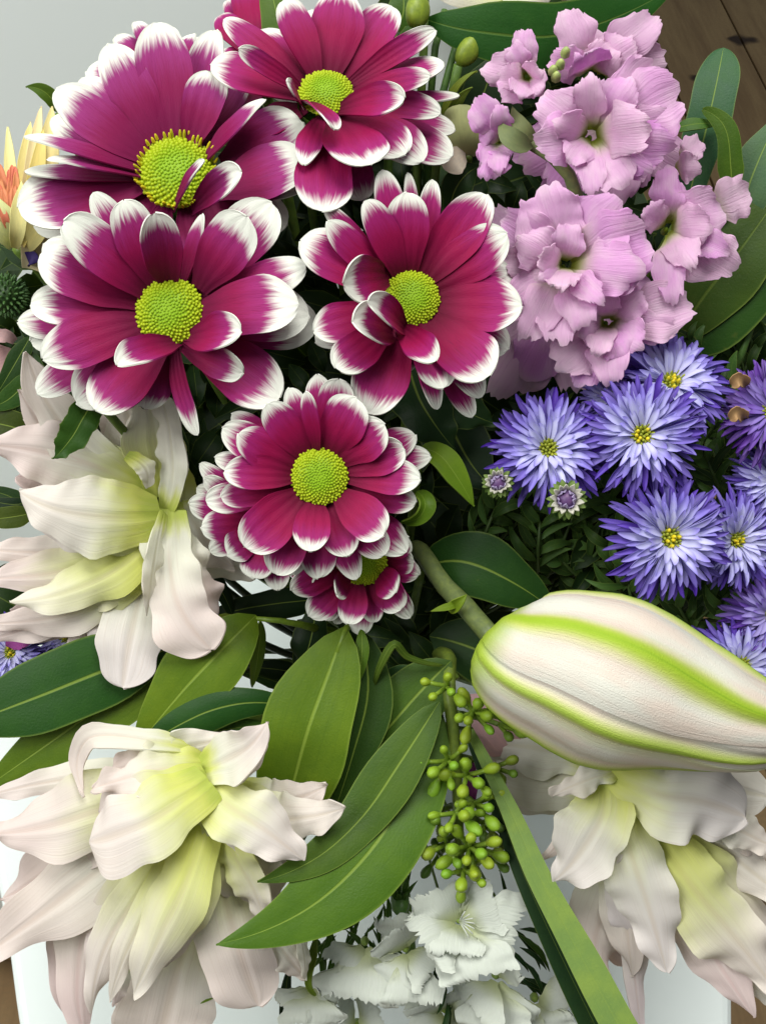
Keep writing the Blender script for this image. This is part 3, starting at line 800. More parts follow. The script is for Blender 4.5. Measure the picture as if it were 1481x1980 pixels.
lily('wide open blush lily under the broad plum daisy', (312, 985, 0.2), (-0.3, -0.1), [
    # behind
    ([(300, 940, -0.2), (262, 850, 0.0), (235, 745, 0.3)], 110, dict(pink=.5, yel=.3, cup=-.1)),
    ([(312, 960, 0.4), (300, 860, 0.7), (285, 745, 0.8)], 104, dict(pink=.15, yel=.75, cup=.1)),
    ([(318, 990, 0.6), (334, 900, 1.1), (312, 765, 1.0)], 56, dict(pink=.3, yel=.2, cup=.1, ruf=.07, roll=(20, 35), rf=2.4, prof='blunt')),
    ([(292, 945, 0.3), (180, 880, 0.7), (105, 800, 1.2), (52, 680, 1.9)], 92, dict(pink=.6, yel=.35, cup=.12, ruf=.05)),
    ([(290, 955, 0.4), (150, 890, 0.9), (-30, 860, 1.6)], 120, dict(pink=.85, yel=.4, cup=-.12, ruf=.05)),
    ([(160, 900, 0.2), (115, 850, 0.4), (48, 808, 0.6)], 34, dict(pink=.4, yel=0)),
    # lower fan
    ([(310, 1010, 0.3), (180, 1060, 0.5), (-40, 1060, 0.6)], 74, dict(pink=.7, yel=.5, cup=-.2)),
    ([(312, 1015, 0.5), (180, 1090, 0.9), (-40, 1118, 0.7)], 92, dict(pink=.8, yel=.8, cup=-.25)),
    ([(314, 1020, 0.8), (190, 1120, 1.3), (20, 1165, 1.2)], 90, dict(pink=.25, yel=.95, cup=-.3, crease=-.1)),
    ([(305, 1060, 0.4), (190, 1165, 0.8), (-30, 1205, 0.4)], 74, dict(pink=.75, yel=.55, cup=-.2)),
    ([(290, 1100, 0.1), (140, 1180, 0.3), (-30, 1240, 0.2)], 64, dict(pink=.8, yel=.3)),
    ([(285, 1120, 0.0), (215, 1190, 0.3), (125, 1262, 0.3)], 82, dict(pink=.7, yel=.25)),
    ([(300, 1080, 0.2), (262, 1190, 0.6), (238, 1330, 1.0)], 108, dict(pink=.6, yel=.3, cool=.6, cup=.1, ruf=.03, prof='blunt')),
    # broad front petal
    ([(312, 995, 1.0), (210, 1000, 1.9), (110, 985, 2.1), (38, 950, 1.9)], 142, dict(pink=.45, yel=.55, cool=.45, cup=-.22, ruf=.025, crease=-.05)),
    # right side, hanging
    ([(318, 990, 1.1), (300, 1080, 1.6), (285, 1190, 1.1)], 44, dict(pink=.3, yel=.2, roll=(40, 55), ruf=.06)),
    ([(330, 985, 0.7), (328, 1080, 1.1), (345, 1170, 1.4), (408, 1256, 1.2)], 110, dict(pink=.75, yel=.15, ruf=.08, cup=.2, prof='blunt')),
    ([(344, 970, 0.2), (352, 1060, 0.4), (360, 1160, 0.3)], 40, dict(pink=.4, yel=.2, roll=(30, 40), ruf=.06)),
    ([(345, 960, -0.3), (390, 1030, 0.1), (455, 1100, -0.2)], 92, dict(pink=.5, yel=.2, ruf=.04)),
    ([(350, 985, -0.5), (410, 1070, -0.4), (500, 1110, -0.6)], 80, dict(pink=.2, yel=.3)),
    ([(300, 1180, -0.4), (345, 1240, -0.3), (328, 1305, -0.2)], 44, dict(pink=.3, yel=.3)),
    # curled lip by the throat
    ([(245, 880, 1.3), (282, 905, 1.5), (283, 945, 1.2)], 42, dict(pink=.2, yel=.6, roll=(30, 30), ruf=.03)),
    ([(348, 900, -0.4), (352, 960, -0.2), (345, 1020, -0.3)], 60, dict(pink=.1, yel=.9)),
])

lily('big double blush lily with long drooping petals in front of the leaves', (400, 1530, 1.0), (-0.2, -0.5), [
    ([(330, 1500, 0.4), (180, 1500, 0.6), (-30, 1540, 0.4)], 60, dict(pink=.7, yel=.2, cool=.3, cup=-.2)),
    ([(390, 1450, 1.6), (300, 1432, 2.2), (180, 1424, 2.2), (150, 1470, 2.0), (165, 1540, 2.2)], 46, dict(pink=.7, yel=.3, cup=.3, roll=(-30, -10), ruf=.04)),
    ([(300, 1460, 1.2), (380, 1440, 1.9), (452, 1425, 2.0)], 66, dict(pink=.5, yel=.2, ruf=.1, roll=(-30, -20))),
    ([(410, 1480, 1.8), (310, 1488, 2.6), (180, 1525, 2.6)], 88, dict(pink=.7, yel=.55, ruf=.07, cup=.1, roll=(-20, -15))),
    ([(385, 1490, 2.0), (440, 1468, 2.6), (485, 1440, 3.0), (517, 1395, 3.0)], 92, dict(pink=.7, yel=.3, cool=.25, cup=.25, ruf=.03, roll=(20, 10))),
    ([(380, 1530, 1.4), (220, 1560, 2.0), (80, 1600, 1.8), (-30, 1612, 1.4)], 138, dict(pink=.8, yel=.6, cup=-.25, ruf=.05)),
    ([(370, 1545, 1.2), (220, 1660, 1.4), (90, 1760, 1.3), (-35, 1852, 0.9)], 150, dict(pink=.7, yel=.35, cup=-.1, crease=.06)),
    ([(300, 1640, 0.4), (180, 1760, 0.6), (150, 1900, 0.5), (168, 2010, 0.3)], 100, dict(pink=1.0, yel=.1)),
    ([(400, 1700, 0.2), (350, 1850, 0.4), (300, 2050, 0.2)], 165, dict(pink=.6, yel=.5, prof='blunt', cup=.1)),
    ([(420, 1560, 1.2), (425, 1680, 1.5), (455, 1810, 1.5), (500, 1945, 1.2)], 138, dict(pink=.7, yel=.6, prof='blunt', cup=-.15, ruf=.02)),
    ([(380, 1560, 1.6), (290, 1700, 2.2), (205, 1830, 2.1), (178, 1958, 1.7)], 84, dict(pink=.55, yel=.7, cup=-.3, cool=.3)),
    ([(385, 1570, 1.8), (305, 1720, 2.5), (245, 1840, 2.4), (212, 1938, 2.0)], 56, dict(pink=.4, yel=.7, cup=-.4)),
    ([(402, 1545, 2.0), (370, 1680, 2.9), (310, 1810, 2.9), (258, 1925, 2.4)], 106, dict(pink=.35, yel=.85, cup=-.35, crease=-.08, cool=.2)),
    ([(250, 1870, 1.4), (232, 1910, 1.2), (222, 1945, 1.0)], 34, dict(pink=.8, yel=.0)),
    ([(430, 1510, 1.5), (520, 1580, 2.0), (590, 1580, 2.2), (668, 1562, 2.4)], 96, dict(pink=.55, yel=.45, ruf=.05, cup=-.12, cool=.2)),
    ([(430, 1545, 1.3), (500, 1600, 1.6), (560, 1640, 1.5)], 110, dict(pink=.3, yel=.6, cup=-.1)),
    ([(375, 1505, 2.2), (460, 1570, 2.9), (520, 1610, 3.0), (588, 1665, 2.7)], 110, dict(pink=.6, yel=.6, cup=-.25, ruf=.045, cool=.4)),
    ([(415, 1555, 1.9), (450, 1650, 2.4), (490, 1720, 2.2), (515, 1790, 1.8)], 76, dict(pink=.4, yel=.8, ruf=.06, roll=(-35, -30), cup=.15)),
    ([(440, 1590, 1.4), (500, 1690, 1.8), (520, 1780, 1.4)], 86, dict(pink=.6, yel=.45)),
    ([(405, 1510, 2.6), (320, 1570, 3.3), (250, 1605, 3.4), (172, 1628, 3.0)], 138, dict(pink=.6, yel=.65, cup=-.22, prof='blunt', ruf=.02, cool=.35)),
    ([(520, 1800, 0.6), (556, 1850, 0.8), (590, 1890, 0.5)], 60, dict(pink=.6, yel=.2)),
    ([(575, 1790, 0.4), (588, 1840, 0.8), (590, 1895, 0.6)], 26, dict(pink=.2, yel=.2, roll=(30, 30))),
    ([(375, 1790, 0.1), (400, 1840, 0.2), (365, 1940, 0.0)], 50, dict(pink=.5, yel=.1)),
])

lily('pale double lily hanging below the big green striped bud', (1172, 1500, 0.6), (0.2, -0.5), [
    ([(1160, 1490, -1.0), (1060, 1500, -1.2), (930, 1480, -1.4)], 120, dict(pink=.3, yel=.3, cool=.8, prof='blunt')),
    ([(1150, 1480, -1.0), (1060, 1450, -1.1), (940, 1440, -1.4)], 100, dict(pink=.3, yel=.2, cool=.8)),
    ([(1190, 1500, 0.3), (1320, 1510, 0.6), (1500, 1545, 0.8)], 130, dict(pink=.3, yel=.3, cool=.5)),
    ([(1200, 1510, 0.4), (1340, 1600, 0.8), (1520, 1740, 0.8)], 130, dict(pink=.4, yel=.6, cup=-.2)),
    ([(1180, 1560, 0.3), (1185, 1700, 0.5), (1150, 1830, 0.4), (1192, 1925, 0.2)], 120, dict(pink=.8, yel=.4, cup=-.1)),
    ([(1190, 1640, 0.2), (1215, 1800, 0.5), (1240, 2010, 0.4)], 50, dict(pink=.9, yel=.2, cool=.5, roll=(25, 25))),
    ([(1195, 1560, 0.5), (1205, 1720, 0.8), (1222, 1890, 0.6)], 90, dict(pink=.6, yel=.5)),
    ([(1250, 1580, 0.7), (1300, 1720, 1.0), (1380, 1850, 0.9), (1458, 1968, 0.7)], 104, dict(pink=1.0, yel=.5, cup=-.2, crease=-.08)),
    ([(1245, 1570, 1.0), (1320, 1690, 1.6), (1410, 1800, 1.4), (1500, 1915, 1.0)], 134, dict(pink=.5, yel=.75, cup=-.3, crease=-.08)),
    ([(1400, 1860, 0.6), (1450, 1900, 0.6), (1490, 1945, 0.5)], 30, dict(pink=.3, yel=.1)),
    ([(1310, 1560, 0.2), (1350, 1660, 0.3), (1400, 1760, 0.2)], 70, dict(pink=.2, yel=.2, cool=.7)),
    ([(1180, 1520, 1.0), (1215, 1640, 1.8), (1255, 1760, 1.7), (1288, 1880, 1.3)], 126, dict(pink=.55, yel=.45, cool=.7, cup=-.28, crease=-.05)),
    ([(1165, 1500, 1.0), (1125, 1560, 1.2), (1080, 1630, 1.2), (1040, 1670, 1.0)], 38, dict(pink=.7, yel=.2, roll=(35, 20))),
    ([(1160, 1495, 1.4), (1165, 1570, 2.0), (1120, 1650, 2.0), (1068, 1706, 1.6)], 126, dict(pink=.5, yel=.5, cool=.6, cup=.1, ruf=.05)),
    ([(1200, 1490, 1.6), (1130, 1510, 2.0), (1066, 1540, 1.8)], 46, dict(pink=.5, yel=.3, ruf=.12, cup=.3)),
    ([(1165, 1490, 1.6), (1270, 1535, 2.3), (1360, 1550, 2.2), (1440, 1580, 1.9)], 138, dict(pink=.55, yel=.45, cool=.8, cup=-.22, ruf=.05, prof='blunt')),
    ([(1350, 1560, 1.2), (1420, 1600, 1.4), (1500, 1640, 1.2)], 70, dict(pink=.5, yel=.2)),
])

lily('cream lily petals at the very top above the dark leaf', (1060, -120, -2.0), (0, 0.6), [
    ([(1060, -110, -2.0), (960, -40, -1.2), (800, -30, -1.5)], 110, dict(pink=.3, yel=.9)),
    ([(1060, -110, -2.0), (1130, -40, -1.2), (1270, -40, -1.5)], 90, dict(pink=1.0, yel=.4)),
    ([(1060, -110, -2.0), (1040, -20, -1.0), (1050, 15, -1.2)], 130, dict(pink=.4, yel=.9, prof='blunt')),
])

# ------------------------------------------------------------------ lily bud
AX = [(945, 1232, 2.4), (1000, 1268, 2.8), (1090, 1290, 3.0), (1168, 1312, 3.1), (1260, 1338, 3.2), (1346, 1366, 3.3), (1420, 1390, 3.4), (1475, 1402, 3.4), (1515, 1408, 3.4)]
RADP = [(0, 14), (0.02, 66), (0.05, 92), (0.10, 114), (0.17, 134), (0.25, 150), (0.38, 165), (0.47, 164), (0.56, 152), (0.66, 134), (0.77, 118), (0.86, 102), (0.93, 86), (1.0, 60)]
bax = [W(*p) for p in AX]
bud = thing('lily_bud', 'large closed cream lily bud with bright green ridges', 'lily bud', bax[0])
tb = np.linspace(0, 1, 33) ** 1.25
Pb = spline(bax, tb); Tb = np.gradient(Pb, axis=0); Tb /= np.linalg.norm(Tb, axis=1)[:, None]
rb = np.interp(tb, [q[0] for q in RADP], [q[1] for q in RADP]) * K * (D0 - 0.031)


def tepal(phi, span, scale, keel, color, name, tmax=1.0, flare=0.0):
    ss = np.linspace(-1, 1, 23)
    Pg = np.zeros((33, 23, 3)); Ng = np.zeros((33, 23, 3)); uv = []
    for i in range(33):
        V = unit(CAM - Pb[i]); a = unit(V - Tb[i] * np.dot(V, Tb[i])); b = np.cross(Tb[i], a)    # b points to image-down side
        narrow = 1 - 0.40 * np.clip((tb[i] - 0.62) / 0.38, 0, 1) ** 1.3
        for j, s in enumerate(ss):
            an = phi + 0.55 * tb[i] + s * span * narrow
            lump = 1 + keel * math.exp(-(s / 0.17) ** 2) * min(1, tb[i] * 6) - 0.045 * math.exp(-((abs(s) - 0.36) / 0.2) ** 2) - 0.03 * abs(s) ** 4
            rr = rb[i] * scale * lump * (1 + flare * max(0, tb[i] - 0.86) * abs(s))
            d = a * math.cos(an) + b * math.sin(an)
            Pg[i, j] = Pb[i] + d * rr; Ng[i, j] = d
            uv.append(((s + 1) / 2, tb[i]))
    v, f, u, mi = grid_shell(Pg, Ng, np.array(uv), 0.0012)
    return mesh_obj(name, v, f, [M['bud'], M['bud']], bud, u, mi, color)


# angles are measured from the side that faces the camera, positive towards the lower side
for phi, span, sc, kl, c in ((-0.66, 0.80, 1.0, 0.06, (1.0, 0.0, 0)), (1.38, 0.85, 0.995, 0.06, (1.0, 0.35, 0)), (-2.82, 0.9, 0.985, 0.06, (1.0, 0, 0)),
                             (0.38, 0.62, 0.965, 0.05, (0.8, 0, 0)), (-1.74, 0.74, 0.965, 0.05, (0.75, 0, 0)), (2.44, 0.75, 0.95, 0.05, (0.8, 0, 0))):
    tepal(phi, span, sc, kl, c, 'tepal', flare=0.9)
for k in range(5):                       # torn pale lips at the mouth of the bud
    q = W(1452 + 8 * k, 1372 + 16 * k, 3.6 - 0.2 * k)
    ribbon('tepal_tip', [Pb[-5] + (q - Pb[-5]) * 0.2, q, q + np.array((0.005, 0.0, 0.0015 * (2 - k)))], 0.006, 'blunt', [M['lily'], M['lily_b']], bud, ruf=0.1, cup=0.3, color=(1.0, 0.0, 0.05), nv=6)
tube('stem', [bax[0] + unit(bax[1] - bax[0]) * 0.003, W(905, 1180, 1.6), W(850, 1120, 0.6), W(808, 1060, -0.6), W(780, 1120, -5), BIND, BIND + DOWN * 0.05],
     [0.0030, 0.0026, 0.0026, 0.0028, 0.003], M['stem'], bud, (0.10, 0.135, 0.045), 10, 40, 0.06)
R('bract', [(888, 1168, 2.0), (870, 1172, 2.3), (832, 1182, 2.2)], 15, 'leaf', M['leaf_d'], bud, color=GR_LIGHT, nv=4, nu=8)
R('bract', [(866, 1180, 1.8), (884, 1168, 2.3), (902, 1150, 2.4)], 24, 'leaf', M['leaf_d'], bud, color=GR_LIGHT, nv=4, nu=8, cup=.4)

# ------------------------------------------------------------------ pink stock
st = thing('stock_flower', 'tall pink lilac stock spike of ruffled double blossoms', 'stock flower', W(1150, 420, -1.0))


def floret(c, petals, parent, mat, hscale=1.0, calyx=GR_LIGHT, rcal=7, kw=None, label=None):
    C = W(*c)
    v, f = bump_cap(C - facing(0, 0.1) * 0.004, facing(0, 0.1), px2m(rcal, c[2]), 0.0035, 7)
    o = mesh_obj('floret', v, f, M['stem'], parent, None, None, calyx)
    for p in petals:
        tx, ty, w, dh = p[:4]; ex = dict(p[4]) if len(p) > 4 else {}
        b = ex.pop('b', c[:2])
        hm = ex.pop('arch', 0.22 + 0.2 * rng.random())
        tint = ex.pop('tint', rng.random())
        k = dict(ruf=0.055, rfreq=1.9, rag=0.08, cup=rng.uniform(-0.12, 0.15), endround=0.26, teeth=0.07, nu=18, nv=22, th=0.0003, roll=(rng.uniform(-15, 15), rng.uniform(-15, 15)))
        k.update(kw or {}); k.update(ex)
        x0, y0 = b; x0 += 0.09 * (tx - x0); y0 += 0.09 * (ty - y0); h0 = c[2] - 0.1
        pts = [(x0, y0, h0), (x0 * .6 + tx * .4, y0 * .6 + ty * .4, h0 + dh * 0.55 + hm), (x0 * .2 + tx * .8, y0 * .2 + ty * .8, h0 + dh * 0.95 + hm * .6), (tx, ty, h0 + dh)]
        R('petal', pts, w, 'fan', mat, o, color=(tint, 0.5, 0.5), **k)
    return o


# back petals first, then the four big blossoms, then the buds at the top left
floret((1100, 560, -0.2), [(950, 400, 110, .3), (965, 640, 110, .2), (1020, 740, 120, .2), (955, 770, 130, -.2), (1115, 765, 110, .3), (985, 700, 120, 0), (1180, 760, 90, .3), (1260, 540, 130, .3), (1250, 700, 100, .2), (1240, 430, 120, .4), (935, 720, 90, -.3)], st, M['stock'])
floret((1180, 240, -0.2), [(1080, 330, 120, .4), (1010, 330, 130, .3), (1240, 360, 130, .4), (1300, 240, 120, .4), (1060, 380, 110, .3), (1340, 330, 90, .3), (1190, 400, 120, .4), (980, 300, 90, .2)], st, M['stock'])
floret((1289, 440, 1.2), [(1290, 318, 62, .8), (1248, 395, 66, .9), (1310, 350, 70, .3, dict(tint=.9)), (1400, 408, 118, .8, dict(tint=.45)), (1452, 368, 96, .2, dict(b=(1360, 410), tint=0.0, teeth=.1)), (1378, 440, 90, 1.2, dict(tint=.2)),
                          (1300, 594, 66, .9), (1424, 525, 110, .6, dict(tint=.1)), (1412, 488, 56, 1.0), (1345, 520, 74, 1.3, dict(tint=.15)), (1352, 266, 48, .1, dict(b=(1310, 320), tint=.1)), (1354, 322, 60, .4, dict(b=(1300, 330), tint=.05))], st, M['stock'])
floret((1172, 622, 1.3), [(1342, 585, 116, .5, dict(tint=.1)), (1310, 640, 70, .6, dict(tint=.3)), (1246, 668, 80, 1.0, dict(tint=.6)), (1180, 748, 80, .7), (1070, 712, 116, .6, dict(tint=.1)), (1118, 752, 84, .4), (1110, 640, 80, 1.0),
                          (1240, 560, 80, .9), (1160, 560, 70, 1.1), (1200, 700, 70, .8), (1150, 690, 60, 1.0, dict(tint=.1))], st, M['stock'])
floret((1090, 512, 1.9), [(1045, 362, 146, .9, dict(tint=.45)), (972, 505, 84, .4, dict(tint=.0)), (962, 425, 110, .2), (1000, 460, 90, .8, dict(tint=.3)), (1262, 465, 160, .9, dict(tint=.75)), (1205, 388, 126, .9, dict(tint=.7)), (1245, 520, 120, 1.2, dict(tint=.6)),
                          (1036, 494, 62, 1.5, dict(tint=.1)), (1012, 665, 80, .6, dict(tint=.2)), (1082, 672, 92, .8, dict(tint=.25)), (1132, 640, 80, 1.0, dict(tint=.4)), (1168, 590, 54, 1.3, dict(tint=.5)), (1076, 562, 80, 1.6, dict(tint=.05)), (975, 615, 90, .4, dict(tint=.3)), (1105, 430, 70, .8), (1040, 540, 60, 1.4, dict(tint=.7))], st, M['stock'])
floret((1141, 262, 2.0), [(1042, 184, 100, .8, dict(tint=.35)), (1030, 275, 96, .9, dict(tint=.6)), (1096, 318, 66, .8, dict(tint=.4)), (1142, 382, 62, .8, dict(tint=.45)), (1214, 362, 118, .8, dict(tint=.3)), (1306, 288, 104, 1.1, dict(tint=1.0)), (1262, 330, 90, .8, dict(tint=.8)),
                          (1320, 172, 144, .8, dict(tint=.55)), (1262, 246, 104, 1.5, dict(tint=.15)), (1272, 130, 110, .6, dict(tint=.4)), (1136, 142, 66, 1.3, dict(tint=.2)), (1220, 150, 90, 1.0, dict(tint=.7)), (1070, 230, 70, 1.2, dict(tint=.3)), (1320, 230, 80, .5)], st, M['stock'])
floret((1140, 140, 1.0), [(1092, 14, 74, .7, dict(tint=.2)), (1150, 52, 80, .5, dict(tint=.1)), (1128, 98, 90, 1.6, dict(tint=.9)), (1272, 28, 84, .8, dict(tint=.25)), (1230, 80, 90, 1.0, dict(tint=.3)), (1190, 90, 80, .9, dict(tint=.1)), (1290, 112, 80, .2, dict(tint=.1)), (1060, 110, 70, .9)], st, M['stock'])
floret((1020, 150, 1.3), [(1010, 54, 54, .6, dict(tint=.5)), (988, 82, 50, .6, dict(tint=.5)), (934, 126, 72, .4, dict(tint=.15)), (962, 190, 66, .9, dict(tint=.4)), (1000, 190, 56, 1.2, dict(tint=.3)), (1050, 180, 60, 1.1, dict(tint=.2)), (1045, 130, 54, 1.2, dict(tint=.1)), (960, 150, 60, .8)], st, M['stock'])
floret((975, 270, 1.4), [(915, 190, 68, .7, dict(tint=.8)), (930, 240, 62, .3, dict(tint=.9)), (965, 200, 44, .9, dict(tint=.6))], st, M['stock'])
floret((966, 272, 1.3), [(938, 352, 66, .7, dict(tint=.9)), (925, 320, 50, .5, dict(tint=.8)), (960, 340, 44, .9, dict(tint=.6)), (975, 320, 44, .6, dict(tint=.95))], st, M['stock'])
tube('stem', [W(985, 265, 1.5), W(1040, 285, 1.8), W(1095, 330, 1.6), W(1118, 400, 1.0), W(1110, 520, -1.5), W(930, 950, -7), BIND, BIND + DOWN * 0.05], [0.0018, 0.0022, 0.0026, 0.003], M['stem'], st, (0.17, 0.22, 0.09), 9, 40)
R('sepal', [(1030, 285, 2.0), (990, 268, 2.3), (965, 235, 2.0)], 40, 'leaf', M['tint'], st, color=(0.17, 0.21, 0.09), cup=.2)
R('sepal', [(1040, 268, 1.9), (1010, 248, 2.1), (990, 205, 1.9)], 30, 'leaf', M['tint'], st, color=(0.17, 0.2, 0.08), cup=.2)
for k, (x, y) in enumerate(((1068, 140), (1082, 128), (1074, 152), (1092, 105))):
    v, f = bump_cap(W(x, y, 2.2), facing(0, .2), px2m(10, 2), 0.003, 7)
    mesh_obj('green_bud', v, f, M['stem'], st, None, None, (0.30, 0.38, 0.14))

# pale green bracts between daisy and stock
tb_ = thing('pale_bract', 'pale green rounded bracts tucked between daisy and stock', 'bract', W(900, 300, -0.5))
R('bract', [(905, 300, -0.3), (895, 260, 0.3), (888, 202, 0.4)], 74, 'blunt', M['tint'], tb_, color=(0.42, 0.46, 0.20), cup=.1)
R('bract', [(905, 300, -0.4), (915, 260, 0.1), (930, 215, 0.2)], 50, 'blunt', M['tint'], tb_, color=(0.38, 0.42, 0.2), cup=.1)
R('bract', [(900, 300, -0.2), (880, 310, 0.1), (862, 330, 0.0)], 50, 'blunt', M['tint'], tb_, color=(0.56, 0.50, 0.40), cup=.1)
stem_from(W(905, 300, -0.5), facing(0, .1), tb_, 0.0015)


# ------------------------------------------------------------------ asters
def petal_proto(k):
    """six narrow petals, unit length along +Y, face +Z"""
    r2 = random.Random(50 + k)
    P3 = [np.array((0, 0, 0.0)), np.array((r2.uniform(-.02, .02), 0.35, 0.06)), np.array((r2.uniform(-.05, .05), 0.75, 0.07 + r2.uniform(-.03, .03))), np.array((r2.uniform(-.08, .08), 1.0, r2.uniform(-.05, .04)))]
    t = np.array((0, 0.2, 0.45, 0.7, 0.88, 0.97, 1.0)); s = np.array((-1, -0.5, 0, 0.5, 1.0))
    P = spline(P3, t); f = np.array((0.35, 0.65, 0.95, 1.0, 0.70, 0.30, 0.03))
    half = 0.085
    cup = r2.uniform(0.2, 0.7)
    G = np.zeros((7, 5, 3)); Ng = np.zeros((7, 5, 3)); Ng[..., 2] = 1
    uv = []
    for i in range(7):
        for j in range(5):
            G[i, j] = P[i] + np.array((s[j] * half * f[i], 0, cup * half * s[j] ** 2 * f[i])); uv.append(((s[j] + 1) / 2, t[i]))
    v, fc, u, mi = grid_shell(G, Ng, np.array(uv), 0.018)
    me = bpy.data.meshes.new('petal'); me.from_pydata(v.tolist(), [], fc)
    lay = me.uv_layers.new(name='uv'); idx = np.empty(len(me.loops), np.int32); me.loops.foreach_get('vertex_index', idx)
    lay.data.foreach_set('uv', np.asarray(u, np.float32)[idx].ravel())
    me.materials.append(M['aster']); me.polygons.foreach_set('use_smooth', [True] * len(me.polygons))
    return me


APROTO = [petal_proto(k) for k in range(6)]


def aster(label, c, nrm, rad, seed, purple=0.0, rings=None, yellow=True, pale=0.0):
    r2 = random.Random(seed)
    C = W(*c); n = facing(*nrm); Rm = px2m(rad * 1.06, c[2])
    t = thing('aster', label, 'aster', C - n * 0.006, 'violet blue asters')
    a = unit(np.cross(n, (0.2, 0.9, 0.4))); b = np.cross(n, a)
    O = np.array(C - n * 0.006)
    for num, r0, L, el, zz, tone in (rings or ((38, .16, .90, -8, -0.06, 1.0), (38, .15, .84, 3, -0.02, 0.95), (32, .15, .72, 13, 0.02, 0.45), (26, .14, .58, 24, 0.05, 0.12), (16, .13, .40, 36, 0.08, 0.0))):
        for k in range(num):
            an = 6.2832 * (k + r2.uniform(-.32, .32)) / num + num
            d = a * math.cos(an) + b * math.sin(an)
            e = R_(el + r2.uniform(-9, 9))
            y = d * math.cos(e) + n * math.sin(e); z = -d * math.sin(e) + n * math.cos(e); x = np.cross(y, z)
            tw = R_(r2.uniform(-30, 30)); x, z = x * math.cos(tw) + z * math.sin(tw), z * math.cos(tw) - x * math.sin(tw)
            ln = Rm * L * r2.uniform(0.86, 1.12); wd = Rm * 0.60 * r2.uniform(0.8, 1.2)
            p = C + d * Rm * r0 + n * Rm * zz - O
            mt = Matrix(((x[0] * wd, y[0] * ln, z[0] * ln, p[0]), (x[1] * wd, y[1] * ln, z[1] * ln, p[1]), (x[2] * wd, y[2] * ln, z[2] * ln, p[2]), (0, 0, 0, 1)))
            o = bpy.data.objects.new('petal', APROTO[r2.randrange(6)]); col.objects.link(o)
            o.parent = t; o.matrix_local = mt
            o.color = (max(0, min(1, tone + r2.uniform(-.15, .15) - pale * 0.6)), purple, 0, 1)
    # centre
    V, Fc = [], []
    for k in range(34):
        q = math.sqrt((k + .5) / 34); an = k * 2.4
        v, f = bump_cap(C + (a * math.cos(an) + b * math.sin(an)) * Rm * 0.17 * q + n * Rm * 0.06, unit(n + (a * math.cos(an) + b * math.sin(an)) * q * .6), Rm * 0.034, Rm * r2.uniform(.05, .11), 5)
        off = len(V); V.extend(v); Fc.extend(tuple(off + w_ for w_ in f_) for f_ in f)
    mesh_obj('centre', V, Fc, M['stem'], t, None, None, (0.26, 0.30, 0.03))
    if yellow:
        V, Fc = [], []
        for k in range(6):
            an = r2.uniform(0, 6.28); q = r2.uniform(.02, .13)
            v, f = bump_cap(C + (a * math.cos(an) + b * math.sin(an)) * Rm * q + n * Rm * 0.1, unit(n + (a * math.cos(an) + b * math.sin(an)) * q), Rm * 0.036, Rm * r2.uniform(.05, .12), 6)
            off = len(V); V.extend(v); Fc.extend(tuple(off + w_ for w_ in f_) for f_ in f)
        mesh_obj('stamen', V, Fc, M['stem'], t, None, None, (0.62, 0.52, 0.02))
    v, f = bump_cap(C - n * Rm * 0.02, -n, Rm * 0.24, Rm * 0.3, 10)
    mesh_obj('calyx', v, f, M['stem'], t, None, None, GR_DARK)
    stem_from(C - n * 0.006, n, t, 0.0011, (0.05, 0.08, 0.02))
    return t


aster('violet aster with greenish centre and white inner petals above two buds', (1060, 868, 1.6), (-0.05, 0.12), 108, 1, yellow=False, pale=0.03)
aster('violet aster with bright yellow centre overlapping its upper neighbour', (1240, 842, 2.0), (-0.08, 0.05), 112, 2, pale=.05)
aster('pale violet aster tilted upward below the pink stock', (1296, 742, 1.0), (0.1, 0.45), 112, 3, pale=.15)
aster('large blue violet aster with yellow centre above the lily bud', (1292, 1040, 1.8), (0.1, 0.0), 116, 4, pale=.12)
aster('pale blue aster half hidden by the large blue violet one', (1420, 1044, 0.8), (0.2, 0.0), 92, 5, pale=.2)
aster('dense purple aster with browned edge petals at the right', (1492, 795, 1.2), (-0.35, 0.1), 96, 6, purple=0.85, yellow=False)
aster('washed out blue aster below the dense purple one', (1500, 930, 0.6), (-0.2, 0.0), 84, 7, pale=.25)
aster('deep purple aster beside the tip of the lily bud', (1492, 1190, 0.4), (-0.2, 0.1), 88, 8, purple=.6, yellow=False)
aster('violet aster tucked behind the tip of the lily bud', (1430, 1290, 0.6), (0.0, 0.35), 98, 9, yellow=False)
aster('pale lilac aster below the wide open lily', (22, 1262, -1.2), (0.0, 0.2), 70, 10, pale=.3)
aster('blue violet aster peeking between lily petals and dark leaf', (132, 1232, -1.4), (-0.2, 0.2), 66, 12)
aster('small withered white and violet aster behind its yellow centred neighbour', (1185, 775, 0.6), (-0.3, 0.2), 62, 13, pale=.5, yellow=False)
# browned petals at the edge of asters
for k, (x, y, lab) in enumerate(((1422, 735, 'curled brown dead petal on the dense purple aster'), (1418, 800, 'tan withered petal at the lower edge of the purple aster'), (1150, 838, 'small tan withered petal between two violet asters'))):
    o = R('withered_petal', [(x + 22, y + 10, 1.3), (x + 6, y, 1.8), (x - 8, y + 12, 1.6)], 24, 'blunt', M['tint'], None, color=(0.42, 0.26, 0.12), cup=.5, ruf=.1)
    tag(o, lab, 'petal')


